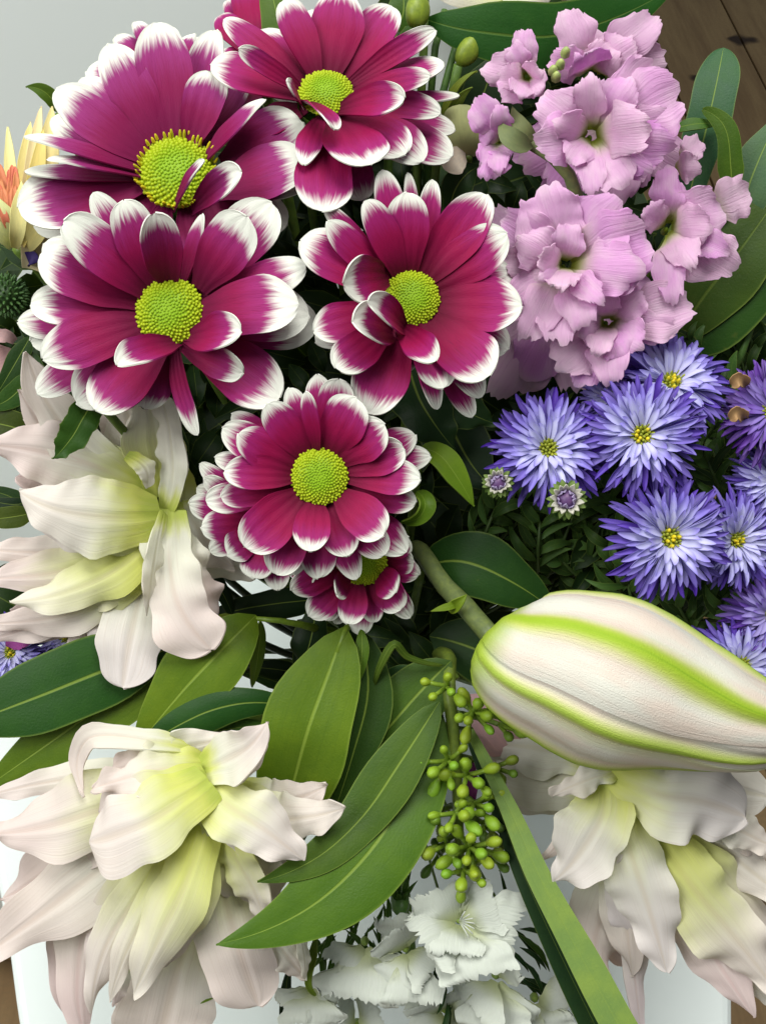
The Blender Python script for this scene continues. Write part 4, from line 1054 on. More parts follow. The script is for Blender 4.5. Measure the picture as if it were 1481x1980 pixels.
def aster_bud(label, c, r, seed):
    r2 = random.Random(seed); C = W(*c); n = facing(-0.1, 0.1); rm = px2m(r, c[2])
    t = thing('aster_bud', label, 'flower bud', C - n * 0.005)
    a = unit(np.cross(n, (0.2, 0.9, 0.4))); b = np.cross(n, a)
    v, f = bump_cap(C - n * rm * 0.7, n, rm * 0.62, rm * 0.75, 12); mesh_obj('bud_core', v, f, M['stem'], t, None, None, (0.10, 0.05, 0.16))
    for ring, (num, el, L, c2) in enumerate(((15, -20, 1.2, (0.07, 0.13, 0.02)), (14, 12, 1.1, (0.16, 0.24, 0.06)), (13, 60, 1.2, (0.60, 0.60, 0.52)), (9, 100, 1.1, (0.40, 0.34, 0.55)))):
        for k in range(num):
            an = 6.2832 * (k + r2.uniform(-.3, .3)) / num + ring
            d = a * math.cos(an) + b * math.sin(an); e = R_(el + r2.uniform(-12, 12))
            p0 = C - n * rm * 0.45 + d * rm * 0.52
            p1 = p0 + (d * math.cos(e) + n * math.sin(e)) * rm * 0.6 * L
            ribbon('bract', [p0, (p0 + p1) / 2 + n * rm * .08, p1], rm * 0.34, 'leaf', M['tint'], t, ref=n, color=c2, nu=6, nv=2, cup=.3, rs=r2)
    stem_from(C - n * 0.004, n, t, 0.001, GR_DARK)


aster_bud('small green and dark violet aster bud by the dark leaf', (962, 932, 2.6), 27, 21)
aster_bud('opening white tipped aster bud just below the violet aster', (1096, 964, 2.8), 34, 22)


# ------------------------------------------------------------------ leaves
def leaf_thing(label, leaves, stem_pts=None, cat='leaf', name='leaf_sprig', r=0.0018, group=None, scol=None):
    t = thing(name, label, cat, W(*leaves[0][0][0]), group)
    for L in leaves:
        pts, w, c = L[0], L[1], L[2]; ex = dict(L[3]) if len(L) > 3 else {}
        k = dict(crease=0.16, cup=-0.12, ruf=0.012, rfreq=1.2, nu=24, nv=10, th=0.0005, roll=(rng.uniform(-8, 8), rng.uniform(-8, 8)))
        k.update(ex)
        R('leaf', pts, w, k.pop('prof', 'leaf'), k.pop('mat', M['leaf']), t, color=c, **k)
    if stem_pts:
        tube('stem', [W(*p) for p in stem_pts] + [BIND, BIND + DOWN * 0.05], [r * .3, r * .8, r * .8, r * .8, r * .8], M['stem'], t, scol or (0.13, 0.21, 0.02), 8, 24)
    else:
        tube('stem', [W(*leaves[0][0][0]), W(*leaves[0][0][0]) * 0.55 + BIND * 0.45 + DOWN * 0.01, BIND, BIND + DOWN * 0.05], [r * .7, r, r], M['stem'], t, scol or (0.10, 0.17, 0.03), 8, 20)
    return t


leaf_thing('broad mid green leaf pair hanging below the small daisy', [
    ([(668, 1212, 0.6), (636, 1300, 0.9), (590, 1430, 1.0), (530, 1680, 0.2)], 172, (0.115, 0.215, 0.016), dict(crease=.14)),
    ([(692, 1215, 0.2), (712, 1330, 0.3), (685, 1450, 0.3), (635, 1600, -0.1)], 96, (0.030, 0.080, 0.014), dict(crease=.2)),
    ([(698, 1215, 0.5), (700, 1260, 0.7), (694, 1320, 0.6)], 26, GR_MID),
    ([(612, 1330, 0.0), (545, 1420, 0.1), (505, 1500, -0.2)], 60, (0.045, 0.10, 0.02)),
], [(652, 1262, 0.75), (672, 1212, 0.5), (690, 1200, -0.6), (720, 1220, -5)], 'leaves', r=0.0028)
leaf_thing('light green pointed leaves arching over a white gap', [
    ([(496, 1190, 0.2), (440, 1245, 0.8), (350, 1340, 1.0), (255, 1460, 0.6)], 132, (0.125, 0.225, 0.020), dict(crease=.12)),
    ([(370, 1235, 0.0), (250, 1330, 0.3), (120, 1420, 0.3), (-50, 1540, 0.0)], 118, (0.105, 0.195, 0.020), dict(crease=.14)),
    ([(470, 1205, 0.1), (420, 1212, 0.3), (370, 1240, 0.0)], 44, (0.16, 0.22, 0.02)),
    ([(505, 1200, 0.2), (500, 1260, 0.2), (488, 1330, 0.0)], 40, (0.10, 0.18, 0.02), dict(roll=(50, 50))),
], [(495, 1196, 0.2), (540, 1200, 0.1), (600, 1212, -0.6), (690, 1240, -5)], 'leaves', r=0.0024)
leaf_thing('large dark glossy leaf with pale vein reaching the left edge', [
    ([(345, 1250, 0.1), (220, 1290, 0.6), (80, 1345, 0.8), (-120, 1420, 0.5)], 150, (0.020, 0.085, 0.014), dict(crease=.10)),
], None, 'leaf')
leaf_thing('small dark curved leaf between the light leaves and lily', [
    ([(525, 1360, 0.6), (455, 1362, 1.0), (380, 1385, 1.1), (270, 1450, 0.7)], 80, (0.018, 0.080, 0.016), dict(crease=.1, prof='blunt', cup=-.3)),
    ([(520, 1400, 0.3), (430, 1412, 0.6), (300, 1440, 0.4)], 36, (0.045, 0.13, 0.02)),
], None, 'leaf')
leaf_thing('long light green strap leaf running down beside the white blossoms', [
    ([(908, 1412, 0.4), (985, 1565, 1.1), (1040, 1690, 1.6), (1120, 1845, 1.8), (1250, 2080, 1.8)], 76, (0.25, 0.41, 0.15), dict(prof='strap', crease=0.06, cup=0, roll=(12, 8), mat=M['leaf_d'])),
    ([(902, 1412, 0.0), (968, 1580, 0.4), (1020, 1710, 0.9), (1092, 1865, 1.0), (1200, 2080, 1.0)], 62, (0.018, 0.055, 0.024), dict(prof='strap', crease=0.1, mat=M['leaf_d'])),
], None, 'leaf')
leaf_thing('dark broad leaf behind the stem of the lily bud', [
    ([(815, 1100, -0.6), (890, 1085, 0.2), (980, 1120, 0.3), (1075, 1185, -0.3)], 120, (0.020, 0.075, 0.018), dict(crease=.1)),
    ([(830, 1230, -2.0), (930, 1260, -1.4), (1060, 1330, -1.6)], 120, (0.018, 0.06, 0.014)),
], None, 'leaf')
leaf_thing('bright green curled leaf beside the flat daisy', [
    ([(812, 868, 1.2), (850, 880, 1.8), (885, 925, 1.8), (916, 980, 1.5)], 52, (0.16, 0.30, 0.025), dict(crease=.3, roll=(20, 30))),
    ([(806, 950, 1.6), (822, 975, 2.0), (810, 1000, 2.0), (775, 1010, 1.8)], 36, (0.13, 0.26, 0.02), dict(roll=(30, 40), cup=.4)),
], None, 'leaf')
leaf_thing('dark lobed leaf under the daisy with curled petals', [
    ([(790, 700, -0.2), (810, 770, 0.6), (840, 820, 0.8), (880, 870, 0.6)], 120, (0.020, 0.058, 0.024), dict(ruf=.06, rfreq=2.6)),
    ([(800, 720, -0.2), (860, 770, 0.6), (910, 800, 0.8), (960, 820, 0.6)], 100, (0.022, 0.060, 0.024), dict(ruf=.06, rfreq=2.6)),
    ([(850, 760, -1), (900, 880, -0.6), (960, 950, -0.4)], 130, (0.016, 0.045, 0.024)),
], None, 'leaf')
leaf_thing('narrow toothed dark green leaf crossing the pale lily petals', [
    ([(185, 770, 2.0), (160, 810, 2.5), (140, 845, 2.5), (104, 888, 2.3)], 66, (0.035, 0.105, 0.018), dict(crease=.3, ruf=.05, rfreq=4)),
], None, 'leaf')
leaf_thing('large dark leaf slanting across behind the top of the stock', [
    ([(822, 36, 0.0), (930, 62, 0.6), (1090, 66, 0.8), (1310, -30, 0.4)], 118, (0.018, 0.095, 0.016), dict(crease=.08, mat=M['leaf_d'])),
], None, 'leaf')
leaf_thing('upright green leaf blade behind the topmost daisy', [
    ([(566, 150, -0.6), (548, 80, 0.0), (520, -40, 0.0)], 84, (0.075, 0.155, 0.022), dict(prof='blade', crease=.2)),
], None, 'leaf')
leaf_thing('blue green spoon shaped leaf standing against the brown wood', [
    ([(1325, 400, -0.6), (1352, 300, -0.2), (1376, 200, 0.0), (1398, 92, -0.3)], 84, (0.040, 0.125, 0.075), dict(prof='blunt', crease=.12)),
], None, 'leaf')
leaf_thing('curved green leaf hooking over beside the stock blossom', [
    ([(1412, 400, 0.2), (1412, 320, 0.6), (1400, 245, 0.8), (1358, 212, 0.6)], 56, (0.065, 0.150, 0.015), dict(crease=.15, prof='blade')),
    ([(1296, 252, 0.3), (1340, 240, 0.5), (1392, 240, 0.3)], 26, (0.055, 0.15, 0.02), dict(roll=(30, 30))),
], None, 'leaf')
leaf_thing('bluish leaf at the right edge next to the stock', [
    ([(1425, 450, -0.4), (1450, 350, 0.0), (1510, 220, 0.0)], 92, (0.075, 0.165, 0.105), dict(crease=.12)),
], None, 'leaf')
leaf_thing('two broad dark leaves sweeping under the stock at the right', [
    ([(1300, 660, -0.6), (1370, 560, -0.2), (1440, 470, 0.0), (1530, 340, 0.0)], 150, (0.048, 0.105, 0.012), dict(crease=.12, mat=M['leaf_d'])),
    ([(1270, 680, -0.8), (1380, 600, -0.3), (1460, 530, -0.1), (1560, 430, 0.0)], 150, (0.022, 0.080, 0.012), dict(crease=.08, mat=M['leaf_d'])),
    ([(1280, 640, -1.0), (1310, 680, -0.4), (1370, 740, -0.4)], 80, (0.018, 0.050, 0.018)),
], None, 'leaves')
leaf_thing('small leaf tip showing beside the large plum daisy', [
    ([(112, 218, -0.6), (90, 180, -0.2), (50, 167, -0.1)], 30, (0.08, 0.16, 0.02), dict(crease=.3)),
], None, 'leaf')
leaf_thing('dark leaves at the left edge above the wide open lily', [
    ([(60, 720, -0.2), (20, 770, 0.2), (-30, 790, 0.2)], 46, (0.035, 0.10, 0.025)),
    ([(75, 850, -0.4), (40, 830, 0.0), (-30, 815, 0.0)], 66, (0.045, 0.075, 0.010), dict(prof='blunt')),
    ([(60, 650, -0.4), (20, 720, -0.1), (-10, 770, -0.1)], 40, (0.020, 0.06, 0.015)),
    ([(62, 680, -0.5), (70, 730, -0.2), (75, 750, -0.2)], 36, (0.02, 0.06, 0.015)),
    ([(70, 1000, -2), (20, 960, -1.8), (-40, 950, -1.8)], 36, (0.02, 0.06, 0.02)),
    ([(70, 990, -1.6), (20, 1000, -1.4), (-40, 1005, -1.4)], 44, (0.06, 0.10, 0.012)),
    ([(70, 965, -1.9), (20, 975, -1.7), (-40, 955, -1.7)], 26, (0.012, 0.035, 0.02)),
], None, 'leaves')
leaf_thing('thin curled leaf rim beside the dark gap below the small daisy', [
    ([(722, 1330, 0.2), (738, 1280, 0.8), (762, 1245, 0.9), (790, 1270, 0.6), (855, 1285, 0.2)], 22, (0.07, 0.13, 0.02), dict(roll=(40, 50), prof='blade')),
    ([(725, 1325, -0.4), (770, 1310, -0.1), (820, 1290, -0.3)], 46, (0.03, 0.09, 0.03)),
], None, 'leaf')
leaf_thing('yellow edged green leaflets curling beside the topmost daisy', [
    ([(850, 240, 0.0), (880, 170, 0.5), (922, 136, 0.5)], 18, (0.16, 0.22, 0.03), dict(roll=(40, 40))),
    ([(868, 230, 0.0), (890, 190, 0.4), (914, 170, 0.4)], 20, (0.12, 0.19, 0.03), dict(roll=(-20, -30))),
], None, 'leaf')
leaf_thing('small green leaf end poking out below the double lily', [
    ([(415, 1880, -0.2), (400, 1915, 0.2), (366, 1938, 0.2)], 40, (0.12, 0.22, 0.02)),
    ([(120, 1790, -0.6), (118, 1830, -0.4), (112, 1870, -0.4)], 24, (0.07, 0.14, 0.02)),
], None, 'leaf')

# dark stems and blades over the white gaps on the left
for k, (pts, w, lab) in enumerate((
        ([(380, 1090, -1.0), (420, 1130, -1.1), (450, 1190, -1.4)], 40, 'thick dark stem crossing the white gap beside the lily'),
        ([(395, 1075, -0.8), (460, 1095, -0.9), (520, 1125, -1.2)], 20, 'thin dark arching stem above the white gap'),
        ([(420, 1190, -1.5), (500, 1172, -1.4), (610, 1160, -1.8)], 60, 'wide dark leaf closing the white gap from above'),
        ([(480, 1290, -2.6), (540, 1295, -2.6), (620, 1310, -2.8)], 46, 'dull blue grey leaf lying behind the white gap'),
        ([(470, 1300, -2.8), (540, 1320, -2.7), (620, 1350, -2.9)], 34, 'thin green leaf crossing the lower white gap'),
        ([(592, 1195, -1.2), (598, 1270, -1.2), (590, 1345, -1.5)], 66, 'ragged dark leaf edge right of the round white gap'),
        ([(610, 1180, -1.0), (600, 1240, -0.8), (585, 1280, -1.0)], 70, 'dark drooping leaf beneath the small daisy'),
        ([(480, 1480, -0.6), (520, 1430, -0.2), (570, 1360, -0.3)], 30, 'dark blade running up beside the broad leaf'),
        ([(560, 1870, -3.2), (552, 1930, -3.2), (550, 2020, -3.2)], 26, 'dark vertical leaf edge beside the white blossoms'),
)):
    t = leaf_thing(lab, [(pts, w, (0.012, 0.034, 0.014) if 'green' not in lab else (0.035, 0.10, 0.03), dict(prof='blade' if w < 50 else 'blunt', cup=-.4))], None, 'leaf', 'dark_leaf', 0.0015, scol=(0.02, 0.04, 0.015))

# ------------------------------------------------------------------ berry sprig
bs = thing('berry_sprig', 'sprig of clustered green berries with three long glossy leaves', 'berry sprig', W(872, 1285, -0.4))
for pts, w, c, ex in (
        ([(872, 1278, 0.0), (810, 1340, 0.1), (740, 1420, 0.0), (672, 1490, -0.4)], 130, (0.060, 0.135, 0.020), {}),
        ([(852, 1375, 0.0), (800, 1500, 0.6), (720, 1640, 1.7), (590, 1760, 2.6), (418, 1826, 2.9)], 168, (0.075, 0.175, 0.014), dict(crease=.12)),
        ([(850, 1356, 0.7), (770, 1480, 1.2), (700, 1580, 1.5), (610, 1660, 2.2), (498, 1706, 2.6)], 104, (0.065, 0.140, 0.022), dict(crease=.18)),
        ([(700, 1480, -0.6), (690, 1540, -0.5), (640, 1640, -0.6)], 90, (0.03, 0.085, 0.015), {})):
    k = dict(crease=0.16, cup=-0.14, ruf=0.012, rfreq=1.0, nu=28, nv=10, th=0.0005, roll=(-4, 5)); k.update(ex)
    R('leaf', pts, w, 'leaf', M['leaf'], bs, color=c, **k)
tube('stem', [W(890, 1690, -0.4), W(885, 1560, 0.1), W(880, 1450, 0.2), W(868, 1330, 0.2), W(868, 1270, -0.6), W(800, 1270, -6), BIND, BIND + DOWN * 0.05], [0.0014, 0.0022, 0.0028, 0.0026], M['stem'], bs, (0.13, 0.19, 0.03), 9, 40)


def berry_mesh(k):
    r2 = random.Random(k); v, f = [], []
    S = 8
    pr = ((-1.0, 0.24), (-0.55, 0.42), (0.0, 0.82), (0.5, 0.98), (0.9, 0.86), (1.2, 0.5), (1.32, 0.12))
    for z, r in pr:
        for i in range(S):
            a = i * 6.2832 / S; v.append((r * math.cos(a) * (1 + r2.uniform(-.05, .05)), r * math.sin(a), z))
    for q in range(len(pr) - 1):
        for i in range(S):
            f.append((q * S + i, q * S + (i + 1) % S, (q + 1) * S + (i + 1) % S, (q + 1) * S + i))
    f.append(tuple((len(pr) - 1) * S + i for i in range(S)))
    me = bpy.data.meshes.new('berry'); me.from_pydata(v, [], f); me.materials.append(M['berry'])
    me.polygons.foreach_set('use_smooth', [True] * len(me.polygons)); return me


BM = [berry_mesh(k) for k in range(3)]
r2 = random.Random(5)
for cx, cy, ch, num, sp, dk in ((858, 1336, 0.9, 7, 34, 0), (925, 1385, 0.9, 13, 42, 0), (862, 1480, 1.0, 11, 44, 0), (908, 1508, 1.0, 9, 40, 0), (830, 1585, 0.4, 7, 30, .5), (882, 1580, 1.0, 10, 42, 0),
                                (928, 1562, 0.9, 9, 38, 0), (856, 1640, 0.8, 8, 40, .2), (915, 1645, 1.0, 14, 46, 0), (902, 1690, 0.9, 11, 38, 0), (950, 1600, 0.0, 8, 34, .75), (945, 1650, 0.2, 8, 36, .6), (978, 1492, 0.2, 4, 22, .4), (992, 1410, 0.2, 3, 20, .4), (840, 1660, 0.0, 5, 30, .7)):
    root = W(882 * .6 + cx * .4, cy - 22, ch - 0.9); Cc = W(cx, cy, ch)
    V, Fc = [], []
    ends = []
    num = max(3, int(num * 0.72))
    for k in range(num):
        an = k * 2.4 + r2.uniform(-.4, .4); q = math.sqrt((k + .6) / num) * sp * 1.12
        e = W(cx + q * math.cos(an), cy + q * math.sin(an) * 0.9, ch + 0.55 * (1 - (q / sp) ** 2) + r2.uniform(-.25, .2))
        ends.append(e)
    cl = tube('berry_stalk', [W(884, cy - 30, -0.1), root, Cc - (Cc - root) * 0.35], [0.0011, 0.0009, 0.0008], M['stem'], bs, (0.12, 0.20, 0.03), 6, 6)
    for e in ends:
        hub = Cc - (Cc - root) * 0.4
        d = unit(e - hub)
        # little stalk and berry
        me_o = tube('pedicel', [hub, (hub + e) / 2 + facing(0, 0) * 0.0005, e], [0.0008, 0.0007], M['stem'], cl, (0.18, 0.29, 0.03), 5, 4)
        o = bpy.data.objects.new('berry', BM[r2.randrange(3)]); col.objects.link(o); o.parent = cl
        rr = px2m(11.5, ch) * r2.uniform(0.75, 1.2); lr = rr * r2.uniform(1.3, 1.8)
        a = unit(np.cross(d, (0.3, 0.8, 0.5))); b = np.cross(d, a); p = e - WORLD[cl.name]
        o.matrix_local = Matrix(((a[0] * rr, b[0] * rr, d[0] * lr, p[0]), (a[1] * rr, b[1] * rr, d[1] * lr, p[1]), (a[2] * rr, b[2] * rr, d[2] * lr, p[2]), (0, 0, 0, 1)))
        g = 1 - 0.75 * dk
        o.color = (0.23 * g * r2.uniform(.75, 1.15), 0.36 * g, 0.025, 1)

# ------------------------------------------------------------------ white sweet william
sw = thing('sweet_william', 'cluster of white fringed blossoms with green needle bracts', 'sweet william', W(830, 1900, -3.5))
KW = dict(teeth=0.085, nteeth=0, nv=34, nu=14, endround=0.0, ruf=0.028, cup=0.0)


def dian(c, petals):
    return floret(c, [(p[0], p[1], p[2] * 1.3, p[3], dict({'arch': 0.12}, **(p[4] if len(p) > 4 else {}))) for p in petals], sw, M['dian'], kw=KW, calyx=(0.20, 0.30, 0.06), rcal=9)


dian((860, 1955, -2.6), [(800, 1990, 110, .3), (900, 2010, 120, .3), (850, 1925, 110, .5), (930, 1950, 100, .3)])
dian((690, 1985, -2.4), [(640, 1965, 80, .3), (740, 1960, 100, .3), (690, 2030, 100, .3)])
dian((1035, 1935, -1.8), [(1100, 1945, 110, .2), (1050, 2000, 110, .3), (1000, 1990, 100, .3)])
dian((960, 1890, -1.2), [(950, 2000, 120, .3), (990, 1860, 60, .5), (915, 1960, 90, .4), (1005, 1990, 70, .2)])
dian((605, 1905, -1.2), [(600, 1985, 100, .4), (560, 1960, 70, .2), (640, 1955, 70, .2)])
dian((705, 1825, -1.0), [(690, 1940, 130, .7), (745, 1915, 100, .5), (660, 1880, 80, .3)])
dian((785, 1838, -0.6), [(752, 1800, 90, .7), (778, 1765, 86, .8), (800, 1945, 90, .6), (840, 1880, 74, .6), (762, 1910, 70, .4)])
dian((888, 1782, 0.2), [(850, 1712, 108, .3, dict(b=(884, 1790))), (812, 1830, 110, .8), (965, 1745, 84, .3), (1005, 1805, 116, .4), (930, 1895, 118, .8), (880, 1850, 90, .9)])
for k in range(7):
    a = -1.2 + k * 0.35
    tube('stamen', [W(888, 1782, 0.5), W(888 + 14 * math.cos(a), 1785 + 14 * math.sin(a), 1.0), W(888 + 30 * math.cos(a), 1790 + 30 * math.sin(a), 1.15)], [0.0003, 0.0002], M['dian'], sw, None, 5, 5)
for k in range(70):                     # needle bracts
    z = r2.random()
    x, y = (r2.uniform(590, 760), r2.uniform(1720, 1840)) if z < .5 else ((r2.uniform(940, 1020), r2.uniform(1790, 1900)) if z < .75 else (r2.uniform(820, 900), r2.uniform(1840, 1950)))
    an = {0: r2.uniform(0.9, 2.6), 1: r2.uniform(0.1, 0.9), 2: r2.uniform(0.9, 2.2)}[0 if z < .5 else (1 if z < .75 else 2)]
    L = r2.uniform(60, 110); h = r2.uniform(-3.2, -2.2)
    if z < .5: an = math.pi - an if r2.random() < .3 else an
    R('bract', [(x, y, h), (x + L * .5 * math.cos(an), y + L * .5 * math.sin(an), h + .4), (x + L * math.cos(an + .2), y + L * math.sin(an + .2), h + .1)], r2.uniform(7, 13), 'leaf', M['leaf_d'], sw,
      color=(0.05, 0.13, 0.02) if z < .6 else (0.02, 0.07, 0.025), nu=6, nv=2, crease=.3)
R('bract', [(612, 1810, -0.4), (604, 1850, 0.1), (596, 1900, 0.2), (612, 1925, 0.0)], 18, 'blade', M['leaf_d'], sw, color=(0.15, 0.24, 0.03), nv=4, cup=.5)
tube('stem', [W(800, 1900, -3.4), W(790, 1800, -6), W(760, 1500, -9), BIND, BIND + DOWN * 0.05], [0.002, 0.0024], M['stem'], sw, GR_MID, 8, 20)
for (x, y, lab) in ((774, 1738, 'closed green sweet william bud above the white blossoms'), ):
    t = thing('green_bud', lab, 'flower bud', W(x, y + 20, -0.8))
    v, f = bump_cap(W(x, y, -0.8), facing(0, -0.6), px2m(20, -.8), 0.006, 9); mesh_obj('bud_core', v, f, M['stem'], t, None, None, (0.06, 0.14, 0.03))
    for k in range(7):
        a = k * 0.9
        R('bract', [(x + 8 * math.cos(a), y + 8 * math.sin(a), -0.6), (x + 18 * math.cos(a), y - 18 + 12 * math.sin(a), -0.2), (x + 34 * math.cos(a), y - 36 + 26 * math.sin(a), -0.2)], 10, 'leaf', M['leaf_d'], t, color=(0.06, 0.15, 0.03), nu=6, nv=2)
    stem_from(W(x, y + 10, -0.9), facing(0, 0), t, 0.001)
for k, (pts, lab) in enumerate((([(985, 1778, -1.0), (978, 1730, -0.8), (966, 1682, -0.8)], 'lone dark needle leaf standing before the white plinth'), ([(860, 1762, -0.5), (905, 1735, -0.1), (960, 1745, -0.4)], 'thin dark looping leaf behind the white blossom'))):
    leaf_thing(lab, [(pts, 9, (0.02, 0.06, 0.025), dict(nv=2, nu=8))], None, 'leaf', 'needle_leaf', 0.0006)

# ------------------------------------------------------------------ yellow flower at the left
yf = thing('yellow_flower', 'yellow flower with salmon orange centre florets at the left edge', 'flower', W(30, 470, -1.0))
for pts, w, c in (([(28, 470, -1), (22, 350, -0.5), (16, 245, -0.6)], 24, (0.83, 0.79, 0.38)), ([(34, 470, -0.8), (50, 330, -0.2), (60, 235, -0.4)], 34, (0.83, 0.74, 0.32)), ([(40, 470, -0.6), (62, 330, 0.2), (80, 205, 0.0)], 30, (0.84, 0.73, 0.42)),
                  ([(45, 475, -0.6), (85, 330, 0.0), (102, 205, -0.2)], 48, (0.83, 0.74, 0.35)), ([(40, 475, -0.3), (66, 370, 0.5), (84, 250, 0.4)], 36, (0.78, 0.66, 0.22)), ([(30, 475, -0.2), (0, 420, 0.6), (-30, 370, 0.6)], 60, (0.69, 0.74, 0.35)),
                  ([(45, 480, -0.5), (70, 430, 0.2), (110, 330, 0.1)], 60, (0.75, 0.69, 0.29)), ([(60, 520, -0.8), (80, 460, -0.4), (130, 380, -0.4)], 70, (0.69, 0.62, 0.38)), ([(30, 480, -0.1), (35, 440, 0.7), (42, 350, 0.7)], 32, (0.78, 0.74, 0.32)), ([(60, 470, -.8), (95, 300, -.4), (120, 215, -.4)], 36, (0.84, 0.69, 0.45))):
    R('petal', pts, w, 'lily', M['tint'], yf, color=c, cup=.25, ruf=.02)
for k in range(16):
    x = r2.uniform(-8, 36); y = r2.uniform(310, 380)
    R('floret', [(28, 450, -0.2), (x * .6 + 12, y + 50, 0.5), (x, y, 0.6)], r2.uniform(9, 14), 'blunt', M['tint'], yf, color=(0.72, r2.uniform(.2, .32), 0.14), nu=8, nv=4, cup=.5)
stem_from(W(30, 475, -1.0), facing(-.2, .3), yf, 0.002)
# green bristly ball
sb = thing('bristly_seed_head', 'round bristly green seed head at the left edge', 'seed head', W(18, 575, -1.2))
V, Fc = [], []
cc = W(14, 572, -1.0); rr0 = px2m(40, -1)
for k in range(150):
    z = 1 - 2 * (k + .5) / 150; a = k * 2.4; q = math.sqrt(1 - z * z); d = np.array((q * math.cos(a), q * math.sin(a), z))
    v, f = bump_cap(cc + d * rr0 * 0.86, d, rr0 * 0.075, rr0 * 0.26, 5)
    off = len(V); V.extend(v); Fc.extend(tuple(off + w_ for w_ in f_) for f_ in f)
mesh_obj('bristles', V, Fc, M['stem'], sb, None, None, (0.055, 0.13, 0.035))
vv, ff = bump_cap(cc - facing(0, 0) * rr0 * .9, facing(0, 0), rr0 * 0.88, rr0 * 1.7, 12); mesh_obj('core', vv, ff, M['stem'], sb, None, None, (0.03, 0.07, 0.02))
stem_from(cc - facing(0, 0) * rr0 * .8, facing(0, .1), sb, 0.0014)
for k, (pts, w, lab, c) in enumerate((
        ([(30, 690, -1.0), (10, 700, -.7), (-20, 710, -.7)], 70, 'dusty pink petal half hidden at the left edge', (0.44, 0.27, 0.27)),
        ([(34, 740, -1.0), (26, 715, -.8), (10, 690, -.8)], 40, 'small dusky pink petal behind the dark left leaves', (0.36, 0.18, 0.19)),
        ([(30, 660, -1.0), (10, 650, -.7), (-20, 648, -.7)], 26, 'thin pink petal edge above the dusty pink one', (0.50, 0.33, 0.33)),
        ([(20, 1252, -1.0), (40, 1236, -.6), (64, 1238, -.6)], 36, 'magenta petal among the lilac asters under the lily', (0.42, 0.09, 0.36)),
        ([(50, 505, -.8), (60, 500, -.4), (72, 508, -.4)], 28, 'tiny dark violet flower scrap by the seed head', (0.035, 0.02, 0.12)),
        ([(905, 1470, -.8), (912, 1500, -.5), (905, 1560, -.7)], 24, 'purple petal scrap seen between the green berries', (0.24, 0.05, 0.20)),
        ([(930, 1340, -1.5), (950, 1400, -1.2), (990, 1450, -1.4)], 80, 'pink petal showing behind the green berries', (0.62, 0.40, 0.42)))):
    o = R('loose_petal', pts, w, 'blunt', M['tint'], None, color=c, cup=.2, ruf=.05); tag(o, lab, 'petal')

# green buds at the top
for (x, y, rx, ry, a, h, lab) in ((806, 22, 24, 34, 0.1, 0.4, 'plump yellow green flower bud left of the dark leaf'), (905, 98, 22, 34, 0.6, 0.2, 'ribbed yellow green bud hanging below the dark leaf')):
    t = thing('green_bud', lab, 'flower bud', W(x, y + ry, h))
    d = unit(UP * -math.cos(a) + RT * math.sin(a) * -1); e1 = unit(np.cross(d, F)); e2 = np.cross(d, e1); V, Fc = [], []
    for i in range(11):
        th_ = math.pi * i / 10
        for k in range(18):
            an = k * 6.2832 / 18; rr = px2m(rx, h) * math.sin(th_) * (1 + 0.07 * math.cos(3 * an)) + 1e-5
            V.append(W(x, y, h) + d * px2m(ry, h) * -math.cos(th_) + (e1 * math.cos(an) + e2 * math.sin(an)) * rr)
    for i in range(10):
        for k in range(18):
            Fc.append((i * 18 + k, i * 18 + (k + 1) % 18, (i + 1) * 18 + (k + 1) % 18, (i + 1) * 18 + k))
    mesh_obj('bud_shell', V, Fc, M['stem'], t, None, None, (0.17, 0.24, 0.025))
    s0 = W(x, y, h) - d * px2m(ry, h) * -1
    tube('stem', [W(x, y, h) + d * px2m(ry, h), W(x - 40, y + 140, h - 1.2), W(x - 60, y + 420, h - 4), BIND, BIND + DOWN * 0.05], [0.0014, 0.0016, 0.002], M['stem'], t, (0.09, 0.17, 0.03), 8, 24)
for k, (pts, lab) in enumerate((([(860, 20, -0.6), (845, 70, -0.5), (836, 140, -0.7), (820, 420, -4)], 'thin green stem standing before the blue grey gap'), ([(895, 40, -0.6), (875, 110, -0.4), (845, 230, -0.7), (820, 460, -4)], 'slanting green stem beside the ribbed bud'), ([(1475, 560, -1), (1455, 620, -.6), (1430, 690, -.8), (1300, 900, -5)], 'hairy dark green stem at the right above the asters'))):
    o = tube('flower_stem', [W(*p) for p in pts] + [BIND, BIND + DOWN * 0.05], [0.0011, 0.0013, 0.0016], M['stem'], None, (0.06, 0.13, 0.03), 8, 24); tag(o, lab, 'stem')
leaf_thing('green leaves filling in behind the topmost daisy', [
    ([(760, 60, -1.2), (780, 20, -1.0), (770, -40, -1.0)], 60, (0.05, 0.12, 0.02)), ([(780, 110, -1.4), (800, 70, -1.2), (830, 30, -1.2)], 50, (0.04, 0.10, 0.02)),
    ([(900, 260, -1.2), (935, 180, -1.0), (960, 100, -1.0)], 90, (0.014, 0.045, 0.014)), ([(880, 200, -1.4), (930, 140, -1.3), (990, 90, -1.3)], 80, (0.016, 0.05, 0.016)), ([(870, 400, -1.0), (890, 350, -.6), (930, 320, -.8)], 60, (0.018, 0.055, 0.014)), ([(860, 300, -1.4), (880, 380, -1.2), (850, 450, -1.2)], 60, (0.03, 0.09, 0.025)),
], None, 'leaves')

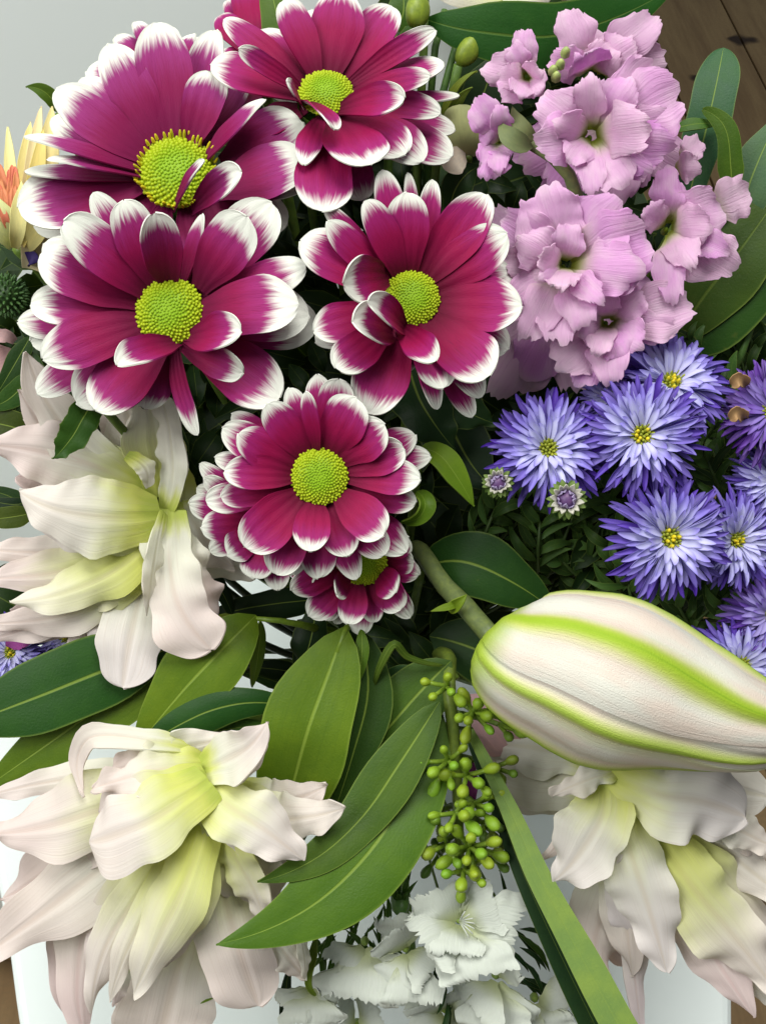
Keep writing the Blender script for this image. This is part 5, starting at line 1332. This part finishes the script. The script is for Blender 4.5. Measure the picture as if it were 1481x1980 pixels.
# ------------------------------------------------------------------ aster greenery: narrow leafy sprigs
r3 = random.Random(77)
SPR = [(1000, 1010), (1040, 1060), (1090, 1040), (1130, 1000), (1160, 1060), (1190, 1110), (1110, 1110), (960, 1000), (930, 1050), (1010, 1110), (1180, 960), (1150, 920), (1380, 930), (1400, 880), (1370, 1180), (1320, 1190), (1250, 1180), (1420, 1150), (1380, 650), (1420, 680), (1350, 700), (1440, 640), (1080, 1000), (1220, 1160), (1390, 800), (1410, 1220)]
for k, (x, y) in enumerate(SPR):
    t = thing('leafy_sprig', 'thin dark sprig of narrow leaves among the violet asters', 'leaf sprig', W(x, y, -1.5), 'narrow leafy sprigs among the asters')
    an = r3.uniform(-2.4, -0.4) if y > 700 else r3.uniform(-2.6, -1.6)
    L = r3.uniform(90, 160); h0 = r3.uniform(-1.8, -0.3)
    dx, dy = math.cos(an), math.sin(an)
    p0 = (x - dx * L * .5, y - dy * L * .5, h0 - .8); p1 = (x, y, h0); p2 = (x + dx * L * .5, y + dy * L * .5, h0 + .3)
    tube('stem', [W(*p2), W(*p1), W(*p0), W(*p0) * .5 + BIND * .5, BIND], [0.0005, 0.0007, 0.0008], M['stem'], t, (0.045, 0.085, 0.02), 6, 14)
    for q in range(9):
        f_ = q / 8; bx = p0[0] + (p2[0] - p0[0]) * f_; by = p0[1] + (p2[1] - p0[1]) * f_; bh = p0[2] + (p2[2] - p0[2]) * f_ + 0.1
        a2 = an + (1 if q % 2 else -1) * r3.uniform(0.4, 1.1); l2 = r3.uniform(40, 95)
        g = r3.uniform(0.5, 1.5)
        R('leaf', [(bx, by, bh), (bx + l2 * .5 * math.cos(a2), by + l2 * .5 * math.sin(a2), bh + r3.uniform(.1, .5)), (bx + l2 * math.cos(a2 + .25), by + l2 * math.sin(a2 + .25), bh + r3.uniform(-.3, .5))], r3.uniform(12, 22), 'leaf', M['leaf_d'], t,
          color=(0.058 * g, 0.135 * g, 0.040 * g), nu=8, nv=4, crease=.3, rs=r3)

# ------------------------------------------------------------------ the packed leaves deep inside
V, Fc, U = [], [], []
r4 = random.Random(9)


def inside(x, y):
    if x < 430 and y < 260: return False
    if x > 1270 and y < 430: return False
    if y < 60 and not (680 < x < 1200): return False
    if x < 110 and (880 < y < 1070 or y > 1330 or y < 450): return False
    if 380 < x < 600 and 1060 < y < 1480: return False
    if 780 < x < 910 and 40 < y < 220: return False
    if y > 1330: return False
    if y > 1230 and not (600 < x < 900): return False
    return True


cnt = 0
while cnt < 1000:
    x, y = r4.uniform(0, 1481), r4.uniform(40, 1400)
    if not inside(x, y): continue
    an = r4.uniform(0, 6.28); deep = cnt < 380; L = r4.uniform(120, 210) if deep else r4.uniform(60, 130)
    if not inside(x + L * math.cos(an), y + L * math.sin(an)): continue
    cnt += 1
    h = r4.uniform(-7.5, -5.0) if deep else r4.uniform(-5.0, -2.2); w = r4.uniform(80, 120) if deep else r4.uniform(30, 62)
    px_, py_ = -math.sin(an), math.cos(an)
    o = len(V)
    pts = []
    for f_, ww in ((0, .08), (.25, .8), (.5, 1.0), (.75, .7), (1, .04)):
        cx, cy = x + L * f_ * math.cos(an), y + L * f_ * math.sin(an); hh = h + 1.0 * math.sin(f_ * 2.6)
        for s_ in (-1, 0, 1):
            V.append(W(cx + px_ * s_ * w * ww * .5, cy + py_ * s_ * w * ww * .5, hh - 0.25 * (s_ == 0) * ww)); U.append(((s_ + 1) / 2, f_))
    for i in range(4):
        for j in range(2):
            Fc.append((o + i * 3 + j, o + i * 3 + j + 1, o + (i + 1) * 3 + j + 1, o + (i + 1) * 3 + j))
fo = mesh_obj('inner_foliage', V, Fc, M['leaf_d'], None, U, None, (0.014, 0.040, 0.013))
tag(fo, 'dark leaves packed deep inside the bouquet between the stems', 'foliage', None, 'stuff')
